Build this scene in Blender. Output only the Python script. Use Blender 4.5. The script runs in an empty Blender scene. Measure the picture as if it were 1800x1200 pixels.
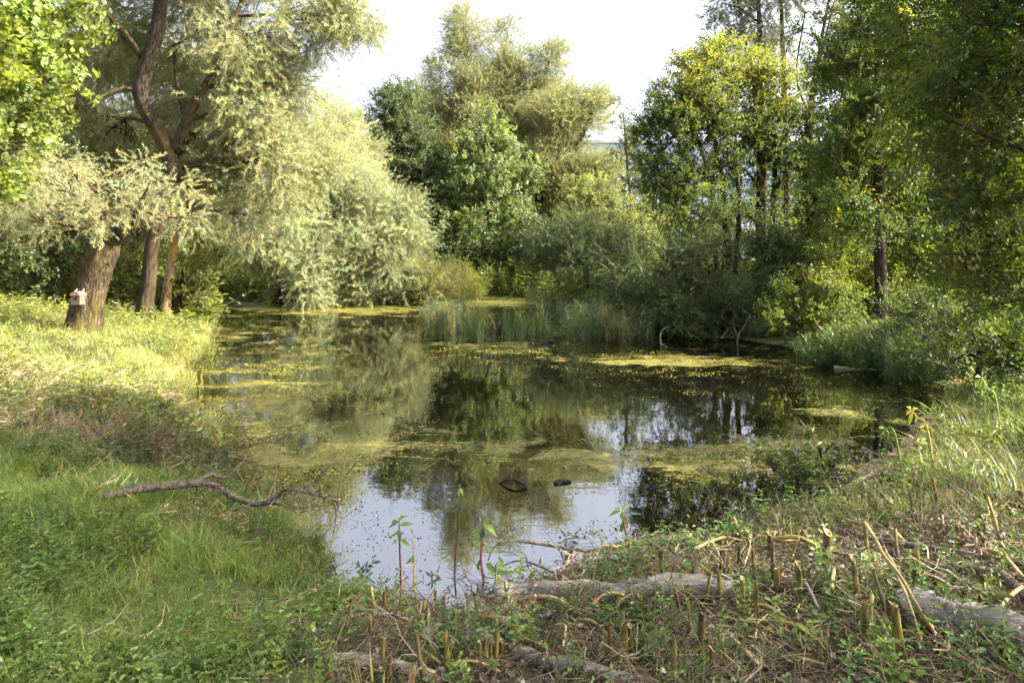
import bpy, math, random
import numpy as np

# ------------------------------------------------------------------ camera, sky, sun, exposure
scene = bpy.context.scene
CAM_H = 2.4
HORIZON = 430.0          # image row (of 1200) of the horizon
cam_data = bpy.data.cameras.new("camera")
cam_data.lens = 24.0
cam_data.sensor_width = 36.0
cam_data.shift_y = -(600.0 - HORIZON) / 1800.0
cam_data.clip_start = 0.1
cam_data.clip_end = 2000.0
cam = bpy.data.objects.new("camera", cam_data)
cam.location = (0, 0, CAM_H)
cam.rotation_euler = (math.radians(90), 0, 0)
scene.collection.objects.link(cam)
scene.camera = cam

SUN_EL = math.radians(38)
SUN_AZ = math.radians(97)     # clockwise from +Y: from the right, a little behind
to_sun = np.array([math.sin(SUN_AZ) * math.cos(SUN_EL), math.cos(SUN_AZ) * math.cos(SUN_EL), math.sin(SUN_EL)])

world = bpy.data.worlds.new("World")
scene.world = world
world.use_nodes = True
wn = world.node_tree.nodes
wl = world.node_tree.links
sky = wn.new("ShaderNodeTexSky")
sky.sky_type = 'NISHITA'
sky.sun_disc = False
sky.sun_elevation = SUN_EL
sky.sun_rotation = SUN_AZ
sky.altitude = 300
sky.air_density = 0.7
sky.dust_density = 9.0
sky.ozone_density = 1.0
wn["Background"].inputs["Strength"].default_value = 0.105
veil = wn.new("ShaderNodeMixRGB")          # thin even veil of high cloud that whitens the whole sky
veil.blend_type = 'ADD'
veil.inputs["Fac"].default_value = 1.0
veil.inputs["Color2"].default_value = (1.5, 1.38, 1.24, 1)
wl.new(sky.outputs["Color"], veil.inputs["Color1"])
wl.new(veil.outputs["Color"], wn["Background"].inputs["Color"])

sun_data = bpy.data.lights.new("sun", 'SUN')
sun_data.energy = 5.0
sun_data.angle = math.radians(0.55)
sun_data.color = (1.0, 0.93, 0.80)
sun = bpy.data.objects.new("sun", sun_data)
import mathutils
sun.rotation_euler = mathutils.Vector(to_sun).to_track_quat('Z', 'Y').to_euler()
sun.location = tuple(to_sun * 60)
scene.collection.objects.link(sun)

scene.view_settings.view_transform = 'Standard'
scene.view_settings.look = 'None'
scene.view_settings.exposure = 2.5
scene.view_settings.gamma = 1.0
scene.view_settings.use_curve_mapping = False
scene.render.engine = 'CYCLES'
cy = scene.cycles
cy.max_bounces = 5
cy.diffuse_bounces = 2
cy.glossy_bounces = 2
cy.transmission_bounces = 3
cy.transparent_max_bounces = 8
cy.sample_clamp_indirect = 6.0
cy.caustics_reflective = False
cy.caustics_refractive = False
cy.use_denoising = True
cy.use_adaptive_sampling = True
cy.adaptive_threshold = 0.04

# ------------------------------------------------------------------ helpers
RNG = np.random.default_rng(11)
F = 1200.0


def at(px, py, Y):
    return np.array([(px - 900.0) / F * Y, Y, CAM_H - (py - HORIZON) / F * Y])


def link(o):
    scene.collection.objects.link(o)
    return o


def tag(o, label=None, cat=None, group=None, kind=None):
    if label:
        o["label"] = label
    if cat:
        o["category"] = cat
    if group:
        o["group"] = group
    if kind:
        o["kind"] = kind
    return o


def empty(name, loc=(0, 0, 0)):
    o = bpy.data.objects.new(name, None)
    o.empty_display_size = 0.2
    o.location = tuple(float(v) for v in loc)
    return link(o)


def mesh_obj(name, verts, faces, mat, parent=None, smooth=True):
    me = bpy.data.meshes.new(name)
    verts = np.asarray(verts, float)
    if parent is not None:
        verts = verts - np.array(parent_origin(parent))
    me.from_pydata([tuple(v) for v in verts], [], faces)
    if smooth:
        me.polygons.foreach_set("use_smooth", np.ones(len(me.polygons), bool))
    me.update()
    if mat is not None:
        me.materials.append(mat)
    o = bpy.data.objects.new(name, me)
    link(o)
    if parent is not None:
        o.parent = parent
    return o


def parent_origin(p):
    v = np.zeros(3)
    while p is not None:
        v += np.array(p.location)
        p = p.parent
    return v


class MB:
    """collects geometry in world coordinates"""

    def __init__(self):
        self.v = []
        self.f = []
        self.n = 0

    def add(self, verts, faces):
        verts = np.asarray(verts, float)
        self.v.append(verts)
        self.f.extend([tuple(int(i) + self.n for i in f) for f in faces])
        self.n += len(verts)

    def tube(self, pts, rad, seg=8, cap=True, rough=0.0, rng=None, flute=0.0):
        pts = np.asarray(pts, float)
        rad = np.asarray(rad, float)
        k = len(pts)
        tan = np.gradient(pts, axis=0)
        tan /= np.linalg.norm(tan, axis=1)[:, None] + 1e-9
        ref = np.array([0.0, 0.0, 1.0])
        if abs(tan[0, 2]) > 0.8:
            ref = np.array([1.0, 0.0, 0.0])
        u = np.cross(tan[0], ref)
        u /= np.linalg.norm(u)
        a = np.linspace(0, 2 * np.pi, seg, endpoint=False)
        fl = None
        if flute:
            rr = rng or RNG
            fl = np.zeros((k, seg))
            for h in (5, 9, 13):
                fl += np.cos(h * a[None, :] + rr.uniform(0, 6) + np.linspace(0, rr.uniform(-1.5, 1.5), k)[:, None]) / h * 5
            fl *= flute
        V = []
        for i in range(k):
            u = u - tan[i] * np.dot(u, tan[i])
            u /= np.linalg.norm(u) + 1e-9
            w = np.cross(tan[i], u)
            r = np.full(seg, rad[i])
            if rough:
                r = r * (1 + (rng or RNG).normal(0, rough, seg))
            if fl is not None:
                r = r * (1 + fl[i])
            V.append(pts[i] + r[:, None] * (np.cos(a)[:, None] * u + np.sin(a)[:, None] * w))
        V = np.concatenate(V)
        Fs = []
        for i in range(k - 1):
            for j in range(seg):
                j2 = (j + 1) % seg
                Fs.append((i * seg + j, i * seg + j2, (i + 1) * seg + j2, (i + 1) * seg + j))
        if cap:
            Fs.append(tuple(range(seg - 1, -1, -1)))
            Fs.append(tuple((k - 1) * seg + j for j in range(seg)))
        self.add(V, Fs)

    def box(self, c, half, rz=0.0):
        hx, hy, hz = half
        p = np.array([[x, y, z] for x in (-hx, hx) for y in (-hy, hy) for z in (-hz, hz)], float)
        co, si = math.cos(rz), math.sin(rz)
        p[:, :2] = np.stack([p[:, 0] * co - p[:, 1] * si, p[:, 0] * si + p[:, 1] * co], 1)
        self.add(p + np.asarray(c), [(0, 1, 3, 2), (4, 6, 7, 5), (0, 4, 5, 1), (2, 3, 7, 6), (0, 2, 6, 4), (1, 5, 7, 3)])

    def build(self, name, mat, parent=None, smooth=True):
        return mesh_obj(name, np.concatenate(self.v), self.f, mat, parent, smooth)


def smooth_path(pts, n):
    """Catmull-Rom through the points; n samples"""
    P = np.asarray(pts, float)
    if len(P) == 2:
        t = np.linspace(0, 1, n)[:, None]
        return P[0] * (1 - t) + P[1] * t
    E = np.vstack([2 * P[0] - P[1], P, 2 * P[-1] - P[-2]])
    T = np.linspace(0, len(P) - 1 - 1e-6, n)
    i = T.astype(int)
    t = (T - i)[:, None]
    p0, p1, p2, p3 = E[i], E[i + 1], E[i + 2], E[i + 3]
    return 0.5 * ((2 * p1) + (-p0 + p2) * t + (2 * p0 - 5 * p1 + 4 * p2 - p3) * t * t + (-p0 + 3 * p1 - 3 * p2 + p3) * t ** 3)


def wobble(P, amp, rng):
    n = len(P)
    k = max(3, n // 3)
    Q = rng.normal(0, amp, (k, 3))
    Q[0] = 0
    t = np.linspace(0, k - 1, n)
    return P + np.stack([np.interp(t, np.arange(k), Q[:, j]) for j in range(3)], 1)


# ------------------------------------------------------------------ materials
def new_mat(name):
    m = bpy.data.materials.new(name)
    m.use_nodes = True
    m.node_tree.nodes.clear()
    return m, m.node_tree.nodes, m.node_tree.links


def noise(n, l, scale, detail=4.0, rough=0.55, coord=None, dist=0.0):
    t = n.new("ShaderNodeTexNoise")
    t.inputs["Scale"].default_value = scale
    t.inputs["Detail"].default_value = detail
    t.inputs["Roughness"].default_value = rough
    t.inputs["Distortion"].default_value = dist
    if coord is not None:
        l.new(coord, t.inputs["Vector"])
    return t


def ramp(n, l, fac, stops):
    r = n.new("ShaderNodeValToRGB")
    e = r.color_ramp.elements
    while len(e) < len(stops):
        e.new(0.5)
    for k, (p, c) in enumerate(stops):
        e[k].position = p
        e[k].color = (c[0], c[1], c[2], 1) if not isinstance(c, (int, float)) else (c, c, c, 1)
    l.new(fac, r.inputs["Fac"])
    return r


def scaled_coord(n, l, scale, kind="Object"):
    c = n.new("ShaderNodeTexCoord")
    m = n.new("ShaderNodeMapping")
    m.inputs["Scale"].default_value = scale
    l.new(c.outputs[kind], m.inputs["Vector"])
    return m.outputs["Vector"]


def bark_mat(name, stops, scale=(6, 6, 1.6), nscale=3.0, bump=0.6, moss=None):
    m, n, l = new_mat(name)
    out = n.new("ShaderNodeOutputMaterial")
    b = n.new("ShaderNodeBsdfPrincipled")
    co = scaled_coord(n, l, scale)
    t = noise(n, l, nscale, 6, 0.65, co, 0.4)
    r = ramp(n, l, t.outputs["Fac"], stops)
    col = r.outputs["Color"]
    if moss:
        co2 = scaled_coord(n, l, (1, 1, 0.6))
        t2 = noise(n, l, 2.2, 4, 0.6, co2)
        r2 = ramp(n, l, t2.outputs["Fac"], [(0.45, 0.0), (0.68, 1.0)])
        mx = n.new("ShaderNodeMixRGB")
        l.new(r2.outputs["Color"], mx.inputs["Fac"])
        l.new(col, mx.inputs["Color1"])
        mx.inputs["Color2"].default_value = (*moss, 1)
        col = mx.outputs["Color"]
    l.new(col, b.inputs["Base Color"])
    b.inputs["Roughness"].default_value = 0.9
    b.inputs["Specular IOR Level"].default_value = 0.2
    bp = n.new("ShaderNodeBump")
    bp.inputs["Strength"].default_value = bump
    bp.inputs["Distance"].default_value = 0.04
    l.new(t.outputs["Fac"], bp.inputs["Height"])
    l.new(bp.outputs["Normal"], b.inputs["Normal"])
    l.new(b.outputs["BSDF"], out.inputs["Surface"])
    return m


def leaf_mat(name, trans=0.45, rough=0.5, spec=0.35, tint=(1.4, 1.4, 0.55)):
    """colour comes with each spray (attribute 'col' of the spray) and varies a little from leaf to leaf"""
    m, n, l = new_mat(name)
    out = n.new("ShaderNodeOutputMaterial")
    a = n.new("ShaderNodeAttribute")
    a.attribute_type = 'INSTANCER'
    a.attribute_name = "col"
    v = n.new("ShaderNodeAttribute")
    v.attribute_name = "leafvar"
    mr = n.new("ShaderNodeMapRange")
    mr.inputs["To Min"].default_value = 0.72
    mr.inputs["To Max"].default_value = 1.3
    l.new(v.outputs["Fac"], mr.inputs["Value"])
    mul = n.new("ShaderNodeVectorMath")
    mul.operation = 'SCALE'
    l.new(a.outputs["Color"], mul.inputs[0])
    l.new(mr.outputs["Result"], mul.inputs["Scale"])
    b = n.new("ShaderNodeBsdfPrincipled")
    l.new(mul.outputs["Vector"], b.inputs["Base Color"])
    b.inputs["Roughness"].default_value = rough
    b.inputs["Specular IOR Level"].default_value = spec
    tr = n.new("ShaderNodeBsdfTranslucent")
    tm = n.new("ShaderNodeVectorMath")
    tm.operation = 'MULTIPLY'
    tm.inputs[1].default_value = tint
    l.new(mul.outputs["Vector"], tm.inputs[0])
    l.new(tm.outputs["Vector"], tr.inputs["Color"])
    mx = n.new("ShaderNodeMixShader")
    mx.inputs["Fac"].default_value = trans
    l.new(b.outputs["BSDF"], mx.inputs[1])
    l.new(tr.outputs["BSDF"], mx.inputs[2])
    l.new(mx.outputs["Shader"], out.inputs["Surface"])
    return m


def plain_mat(name, stops, nscale=8.0, scale=(1, 1, 1), rough=0.8, bump=0.0, spec=0.25, trans=0.0):
    m, n, l = new_mat(name)
    out = n.new("ShaderNodeOutputMaterial")
    b = n.new("ShaderNodeBsdfPrincipled")
    co = scaled_coord(n, l, scale)
    t = noise(n, l, nscale, 5, 0.6, co)
    r = ramp(n, l, t.outputs["Fac"], stops)
    l.new(r.outputs["Color"], b.inputs["Base Color"])
    b.inputs["Roughness"].default_value = rough
    b.inputs["Specular IOR Level"].default_value = spec
    if bump:
        bp = n.new("ShaderNodeBump")
        bp.inputs["Strength"].default_value = bump
        bp.inputs["Distance"].default_value = 0.01
        l.new(t.outputs["Fac"], bp.inputs["Height"])
        l.new(bp.outputs["Normal"], b.inputs["Normal"])
    sh = b.outputs["BSDF"]
    if trans:
        tr = n.new("ShaderNodeBsdfTranslucent")
        l.new(r.outputs["Color"], tr.inputs["Color"])
        mx = n.new("ShaderNodeMixShader")
        mx.inputs["Fac"].default_value = trans
        l.new(sh, mx.inputs[1])
        l.new(tr.outputs["BSDF"], mx.inputs[2])
        sh = mx.outputs["Shader"]
    l.new(sh, out.inputs["Surface"])
    return m


M_LEAF = leaf_mat("leaf", trans=0.45, tint=(1.45, 1.5, 0.55))
M_LEAF_THIN = leaf_mat("thin_leaf", trans=0.48, rough=0.42, spec=0.5, tint=(1.2, 1.2, 0.85))
M_LITTER = leaf_mat("litter", trans=0.12, rough=0.8, spec=0.15)
M_TWIG = plain_mat("twig_bark", [(0.3, (0.06, 0.05, 0.03)), (0.7, (0.13, 0.10, 0.06))])
M_TWIG_PALE = plain_mat("pale_twig", [(0.3, (0.20, 0.15, 0.07)), (0.7, (0.30, 0.24, 0.12))])
M_BARK_WILLOW = bark_mat("willow_bark", [(0.42, (0.010, 0.007, 0.004)), (0.53, (0.055, 0.04, 0.022)), (0.66, (0.15, 0.112, 0.065))], scale=(9, 9, 1.5), bump=1.0, moss=(0.075, 0.058, 0.014))
M_BARK_BROWN = bark_mat("warm_bark", [(0.36, (0.05, 0.034, 0.02)), (0.52, (0.19, 0.14, 0.075)), (0.68, (0.34, 0.26, 0.14))], moss=(0.26, 0.17, 0.03))
M_BARK_TALL = bark_mat("tall_willow_bark", [(0.40, (0.010, 0.008, 0.006)), (0.54, (0.036, 0.027, 0.018)), (0.7, (0.085, 0.064, 0.042))], scale=(9, 9, 1.5), bump=.9, moss=(0.06, 0.044, 0.014))  # bark colour darkened to stand for shade on this trunk
M_BARK_DARK = bark_mat("dark_bark", [(0.36, (0.014, 0.011, 0.008)), (0.6, (0.048, 0.037, 0.024)), (0.75, (0.09, 0.072, 0.05))])
M_BARK_GREY = bark_mat("grey_bark", [(0.36, (0.05, 0.045, 0.035)), (0.55, (0.14, 0.125, 0.10)), (0.72, (0.24, 0.22, 0.18))])

# ------------------------------------------------------------------ pond outline, ground heights
pond_px = [(600, 1036), (555, 992), (470, 908), (400, 842), (330, 775), (298, 695), (330, 628), (372, 578), (345, 529), (480, 527), (600, 531),
           (720, 528), (790, 524), (850, 521), (945, 524), (990, 548), (1120, 585), (1300, 596), (1400, 612), (1500, 636), (1630, 655), (1665, 690),
           (1600, 742), (1560, 792), (1480, 842), (1380, 892), (1200, 957), (1000, 1012), (800, 1046)]
POND = np.array([[(px - 900) / F * (CAM_H * F / (py - HORIZON)), CAM_H * F / (py - HORIZON)] for px, py in pond_px])


def pond_dist(x, y):
    """signed distance to the pond's edge, negative in the water"""
    x = np.asarray(x, float)
    y = np.asarray(y, float)
    d = np.full(x.shape, 1e9)
    inside = np.zeros(x.shape, bool)
    A = POND
    B = np.roll(POND, -1, axis=0)
    for (ax, ay), (bx, by) in zip(A, B):
        ex, ey = bx - ax, by - ay
        t = np.clip(((x - ax) * ex + (y - ay) * ey) / (ex * ex + ey * ey), 0, 1)
        d = np.minimum(d, np.hypot(x - ax - t * ex, y - ay - t * ey))
        c = (ay > y) != (by > y)
        xi = ax + (y - ay) / (ey if abs(ey) > 1e-9 else 1e-9) * ex
        inside ^= c & (x < xi)
    return np.where(inside, -d, d)


_vn_tables = {}


def vnoise(x, y, seed=0):
    """smooth value noise, -1..1"""
    if seed not in _vn_tables:
        _vn_tables[seed] = np.random.default_rng(seed).uniform(-1, 1, (256, 256))
    T = _vn_tables[seed]
    xi = np.floor(x).astype(int)
    yi = np.floor(y).astype(int)
    fx = x - xi
    fy = y - yi
    fx = fx * fx * (3 - 2 * fx)
    fy = fy * fy * (3 - 2 * fy)
    g = lambda i, j: T[(xi + i) % 256, (yi + j) % 256]
    return (g(0, 0) * (1 - fx) + g(1, 0) * fx) * (1 - fy) + (g(0, 1) * (1 - fx) + g(1, 1) * fx) * fy


def ground_z(x, y):
    x = np.asarray(x, float)
    y = np.asarray(y, float)
    w = 0.25 * vnoise(x * 0.9, y * 0.9, 3) + 0.12 * vnoise(x * 2.7, y * 2.7, 4)
    d = pond_dist(x, y) + w * 0.6
    sx = np.clip((x - 1.0) / 2.5, 0, 1)
    sy = np.clip((y - 4.8) / 1.5, 0, 1)
    amp = 0.9 - 0.5 * sx * sx * (3 - 2 * sx) * sy * sy * (3 - 2 * sy)
    z = np.where(d > 0, amp * (1 - np.exp(-np.maximum(d, 0) / 3.0)), np.maximum(0.35 * d, -0.6))
    fade = np.clip(d / 0.6, 0, 1)
    z = z + fade * (0.06 * vnoise(x * 0.7, y * 0.7, 5) + 0.03 * vnoise(x * 2.1, y * 2.1, 6) + 0.012 * vnoise(x * 7, y * 7, 7))
    return z


def gz(x, y):
    return float(ground_z(np.array([x]), np.array([y]))[0])


def on_ground(px, py, lift=0.0):
    """world point where the line of sight of a picture point meets the ground (or the water)"""
    Ys = np.linspace(1.5, 60, 6000)
    X = (px - 900) / F * Ys
    Z = CAM_H - (py - HORIZON) / F * Ys
    G = np.maximum(ground_z(X, Ys), 0.0)
    i = int(np.argmax(Z <= G))
    return np.array([X[i], Ys[i], G[i] + lift])


# ------------------------------------------------------------------ ground
def axis_steps(lo, hi, n, c, s):
    a = np.arcsinh((lo - c) / s)
    b = np.arcsinh((hi - c) / s)
    return c + s * np.sinh(np.linspace(a, b, n))


gx = axis_steps(-600, 600, 330, 0, 5.0)
gy = axis_steps(-60, 1200, 330, 6, 5.0)
GX, GY = np.meshgrid(gx, gy, indexing="ij")
GZ = ground_z(GX.ravel(), GY.ravel())
gv = np.stack([GX.ravel(), GY.ravel(), GZ], 1)
nx, ny = len(gx), len(gy)
idx = np.arange(nx * ny).reshape(nx, ny)
gf = np.stack([idx[:-1, :-1], idx[1:, :-1], idx[1:, 1:], idx[:-1, 1:]], -1).reshape(-1, 4)


def soil_mat():
    m, n, l = new_mat("soil")
    out = n.new("ShaderNodeOutputMaterial")
    b = n.new("ShaderNodeBsdfPrincipled")
    co = n.new("ShaderNodeTexCoord").outputs["Object"]
    t1 = noise(n, l, 1.3, 5, 0.6, co)
    t2 = noise(n, l, 22.0, 6, 0.7, co)
    t3 = noise(n, l, 140.0, 3, 0.7, co)
    green = n.new("ShaderNodeAttribute")
    green.attribute_name = "green"
    r1 = ramp(n, l, t2.outputs["Fac"], [(0.3, (0.022, 0.017, 0.010)), (0.5, (0.075, 0.058, 0.034)), (0.72, (0.19, 0.15, 0.09))])
    r2 = ramp(n, l, t2.outputs["Fac"], [(0.3, (0.018, 0.026, 0.008)), (0.55, (0.05, 0.07, 0.018)), (0.75, (0.10, 0.11, 0.04))])
    ad = n.new("ShaderNodeMath")
    ad.operation = 'ADD'
    l.new(green.outputs["Fac"], ad.inputs[0])
    l.new(t1.outputs["Fac"], ad.inputs[1])
    rg = ramp(n, l, ad.outputs[0], [(0.75, 0.0), (1.0, 1.0)])
    mx = n.new("ShaderNodeMixRGB")
    l.new(rg.outputs["Color"], mx.inputs["Fac"])
    l.new(r1.outputs["Color"], mx.inputs["Color1"])
    l.new(r2.outputs["Color"], mx.inputs["Color2"])
    l.new(mx.outputs["Color"], b.inputs["Base Color"])
    b.inputs["Roughness"].default_value = 0.95
    b.inputs["Specular IOR Level"].default_value = 0.15
    bp = n.new("ShaderNodeBump")
    bp.inputs["Strength"].default_value = 0.7
    bp.inputs["Distance"].default_value = 0.02
    sm = n.new("ShaderNodeMath")
    sm.operation = 'ADD'
    l.new(t2.outputs["Fac"], sm.inputs[0])
    l.new(t3.outputs["Fac"], sm.inputs[1])
    l.new(sm.outputs[0], bp.inputs["Height"])
    l.new(bp.outputs["Normal"], b.inputs["Normal"])
    l.new(b.outputs["BSDF"], out.inputs["Surface"])
    return m


def fast_mesh(name, V, Q, mat):
    me = bpy.data.meshes.new(name)
    me.vertices.add(len(V))
    me.vertices.foreach_set("co", np.ascontiguousarray(V, np.float32).ravel())
    me.loops.add(Q.size)
    me.loops.foreach_set("vertex_index", np.ascontiguousarray(Q, np.int32).ravel())
    me.polygons.add(len(Q))
    me.polygons.foreach_set("loop_start", np.arange(0, Q.size, Q.shape[1], dtype=np.int32))
    me.update(calc_edges=True)
    me.validate()
    me.polygons.foreach_set("use_smooth", np.ones(len(me.polygons), bool))
    me.materials.append(mat)
    return me


def project(x, y, z):
    return 900 + F * x / np.maximum(y, 0.01), HORIZON + F * (CAM_H - z) / np.maximum(y, 0.01)


def lawn_mask(x, y):
    """the grassy bank on the near left"""
    n = 0.35 * vnoise(x * 1.1, y * 1.1, 21)
    return np.clip((-0.75 - 0.06 * (y - 3) - x + n) / 0.6, 0, 1) * np.clip((6.7 + n - y) / 0.6, 0, 1)


def straw_mask(x, y):
    """cut and flattened straw on the left bank between lawn and trees"""
    n = 0.8 * vnoise(x * 0.5, y * 0.5, 22)
    return np.clip((y - 6.5 + n * 0.5) / 0.6, 0, 1) * np.clip((11.4 + n - y) / 1.2, 0, 1) * np.clip((-3.6 - x) / 0.8, 0, 1) * np.clip(.45 + 1.1 * vnoise(x * .8, y * .8, 23), .12, 1)


me = fast_mesh("ground", gv, gf, soil_mat())
ga = me.attributes.new("green", 'FLOAT', 'POINT')
gg = np.clip(lawn_mask(gv[:, 0], gv[:, 1]) * 0.7 + 0.45 * (gv[:, 1] > 9.5) + 0.1, 0, 0.8)
ga.data.foreach_set("value", gg.astype(np.float32))
ground = link(bpy.data.objects.new("ground", me))
tag(ground, "earth bank and woodland floor around the pond", "ground", kind="structure")

# ------------------------------------------------------------------ water with floating algae
wx = np.linspace(POND[:, 0].min() - 1, POND[:, 0].max() + 1, 220)
wy = axis_steps(4.0, POND[:, 1].max() + 1.5, 220, 4.0, 8.0)
WX, WY = np.meshgrid(wx, wy, indexing="ij")
wv = np.stack([WX.ravel(), WY.ravel(), np.zeros(WX.size)], 1)
idx = np.arange(WX.size).reshape(WX.shape)
wf = np.stack([idx[:-1, :-1], idx[1:, :-1], idx[1:, 1:], idx[:-1, 1:]], -1).reshape(-1, 4)
keep = pond_dist(wv[:, 0], wv[:, 1])[wf].min(axis=1) < 0.8
wf = wf[keep]


def water_mat():
    m, n, l = new_mat("pond_water")
    out = n.new("ShaderNodeOutputMaterial")
    b = n.new("ShaderNodeBsdfPrincipled")
    b.inputs["Base Color"].default_value = (0.0018, 0.0018, 0.0008, 1)
    b.inputs["Roughness"].default_value = 0.012
    b.inputs["IOR"].default_value = 3.5
    co = scaled_coord(n, l, (1, 1, 1))
    co_s = scaled_coord(n, l, (0.8, 1.5, 1))
    rip = noise(n, l, 2.2, 3, 0.5, co_s)
    rip2 = noise(n, l, 14.0, 2, 0.5, co)
    sm = n.new("ShaderNodeMath")
    sm.operation = 'MULTIPLY_ADD'
    l.new(rip2.outputs["Fac"], sm.inputs[0])
    sm.inputs[1].default_value = 0.12
    l.new(rip.outputs["Fac"], sm.inputs[2])
    bp = n.new("ShaderNodeBump")
    bp.inputs["Strength"].default_value = 0.05
    bp.inputs["Distance"].default_value = 0.03
    l.new(sm.outputs[0], bp.inputs["Height"])
    l.new(bp.outputs["Normal"], b.inputs["Normal"])
    # algae film
    dens = n.new("ShaderNodeAttribute")
    dens.attribute_name = "algae"
    big = noise(n, l, 1.5, 5, 0.62, scaled_coord(n, l, (0.7, 1.0, 1)), 0.8)
    fine = noise(n, l, 16.0, 6, 0.75, scaled_coord(n, l, (0.6, 1.0, 1)), 0.6)
    bigs = n.new("ShaderNodeMapRange")          # stronger large drifts and open leads
    bigs.inputs["From Min"].default_value = 0.3
    bigs.inputs["From Max"].default_value = 0.7
    bigs.inputs["To Min"].default_value = 0.18
    bigs.inputs["To Max"].default_value = 0.84
    l.new(big.outputs["Fac"], bigs.inputs["Value"])
    mixn = n.new("ShaderNodeMath")
    mixn.operation = 'MULTIPLY_ADD'
    l.new(fine.outputs["Fac"], mixn.inputs[0])
    mixn.inputs[1].default_value = 1.0
    l.new(bigs.outputs["Result"], mixn.inputs[2])          # about 0.5 .. 1.25
    grit = noise(n, l, 55.0, 4, 0.7, scaled_coord(n, l, (0.7, 1.0, 1)))
    mix2 = n.new("ShaderNodeMath")
    mix2.operation = 'MULTIPLY_ADD'
    gsub = n.new("ShaderNodeMath")
    gsub.operation = 'SUBTRACT'
    l.new(grit.outputs["Fac"], gsub.inputs[0])
    gsub.inputs[1].default_value = 0.5
    l.new(gsub.outputs[0], mix2.inputs[0])
    mix2.inputs[1].default_value = 0.9
    l.new(mixn.outputs[0], mix2.inputs[2])
    add = n.new("ShaderNodeMath")
    add.operation = 'ADD'
    l.new(mix2.outputs[0], add.inputs[0])
    l.new(dens.outputs["Fac"], add.inputs[1])
    cov = n.new("ShaderNodeMapRange")
    cov.interpolation_type = 'SMOOTHSTEP'
    cov.inputs["From Min"].default_value = 1.30
    cov.inputs["From Max"].default_value = 1.5
    cov.inputs["To Max"].default_value = 0.9
    l.new(add.outputs[0], cov.inputs["Value"])
    al = n.new("ShaderNodeBsdfPrincipled")
    cr = ramp(n, l, noise(n, l, 9.0, 8, 0.8, co).outputs["Fac"],
              [(0.34, (0.022, 0.024, 0.009)), (0.48, (0.10, 0.095, 0.018)), (0.64, (0.27, 0.235, 0.04))])
    l.new(cr.outputs["Color"], al.inputs["Base Color"])
    al.inputs["Roughness"].default_value = 0.38
    al.inputs["Specular IOR Level"].default_value = 0.5
    bp2 = n.new("ShaderNodeBump")
    bp2.inputs["Strength"].default_value = 0.9
    bp2.inputs["Distance"].default_value = 0.02
    l.new(mix2.outputs[0], bp2.inputs["Height"])
    l.new(bp2.outputs["Normal"], al.inputs["Normal"])
    mx = n.new("ShaderNodeMixShader")
    l.new(cov.outputs["Result"], mx.inputs["Fac"])
    l.new(b.outputs["BSDF"], mx.inputs[1])
    l.new(al.outputs["BSDF"], mx.inputs[2])
    l.new(mx.outputs["Shader"], out.inputs["Surface"])
    return m


me = fast_mesh("pond_water", wv, wf, water_mat())
px, py = project(wv[:, 0], wv[:, 1], 0 * wv[:, 0])
alg = np.full(len(wv), 0.03)
for cx, cy_, sx, sy, a in [(430, 700, 190, 60, 0.30), (520, 720, 140, 50, 0.10), (470, 820, 120, 50, 0.34), (420, 590, 120, 45, 0.18), (640, 545, 170, 12, 0.45), (870, 531, 110, 10, 0.6),
                          (1230, 637, 190, 13, 0.40), (1050, 632, 160, 14, 0.22), (850, 605, 120, 16, 0.32), (700, 800, 160, 60, 0.28), (950, 790, 140, 36, 0.32), (1250, 815, 190, 42, 0.46),
                          (1480, 750, 130, 60, 0.26), (480, 535, 130, 10, 0.40), (880, 690, 230, 60, -0.3), (1150, 700, 220, 40, -0.3), (850, 930, 260, 70, -0.36), (1200, 880, 100, 40, 0.03)]:
    alg += a * np.exp(-((px - cx) / sx) ** 2 - ((py - cy_) / sy) ** 2)
at_ = me.attributes.new("algae", 'FLOAT', 'POINT')
at_.data.foreach_set("value", alg.astype(np.float32))
water = link(bpy.data.objects.new("pond_water", me))
tag(water, "still dark pond with floating yellow green algae", "water", kind="structure")

# ------------------------------------------------------------------ sprays of leaves, tufts and litter that are scattered by geometry nodes
def quad_leaf(L, W, fold=0.25):
    """narrow leaf along +X, four vertices"""
    return np.array([[0, 0, 0], [L * 0.45, W / 2, W * fold], [L, 0, 0], [L * 0.45, -W / 2, W * fold]]), [(0, 1, 2), (0, 2, 3)]


def broad_leaf(L, W, fold=0.22):
    return (np.array([[0, 0, 0], [L * .3, W * .46, W * fold], [L * .7, W * .38, W * fold * .7], [L, 0, -L * .08], [L * .7, -W * .38, W * fold * .7], [L * .3, -W * .46, W * fold]]),
            [(0, 3, 2, 1), (0, 5, 4, 3)])


def lobed_leaf(L, W):
    """five-lobed maple leaf"""
    p = [(0, 0), (.15, .42), (.38, .30), (.52, .50), (.66, .22), (1, 0), (.66, -.22), (.52, -.50), (.38, -.30), (.15, -.42)]
    v = np.array([[x * L, y * W, abs(y) * W * .18 - .1 * L * x * x] for x, y in p])
    return v, [(0, 2, 1), (0, 4, 3, 2), (0, 6, 5, 4), (0, 8, 7, 6), (0, 9, 8)]


def frame_from(d, up):
    d = d / (np.linalg.norm(d) + 1e-9)
    y = np.cross(up, d)
    if np.linalg.norm(y) < 1e-4:
        y = np.cross(np.array([1., 0, 0]), d)
    y /= np.linalg.norm(y)
    z = np.cross(d, y)
    return np.stack([d, y, z], 1)


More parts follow.
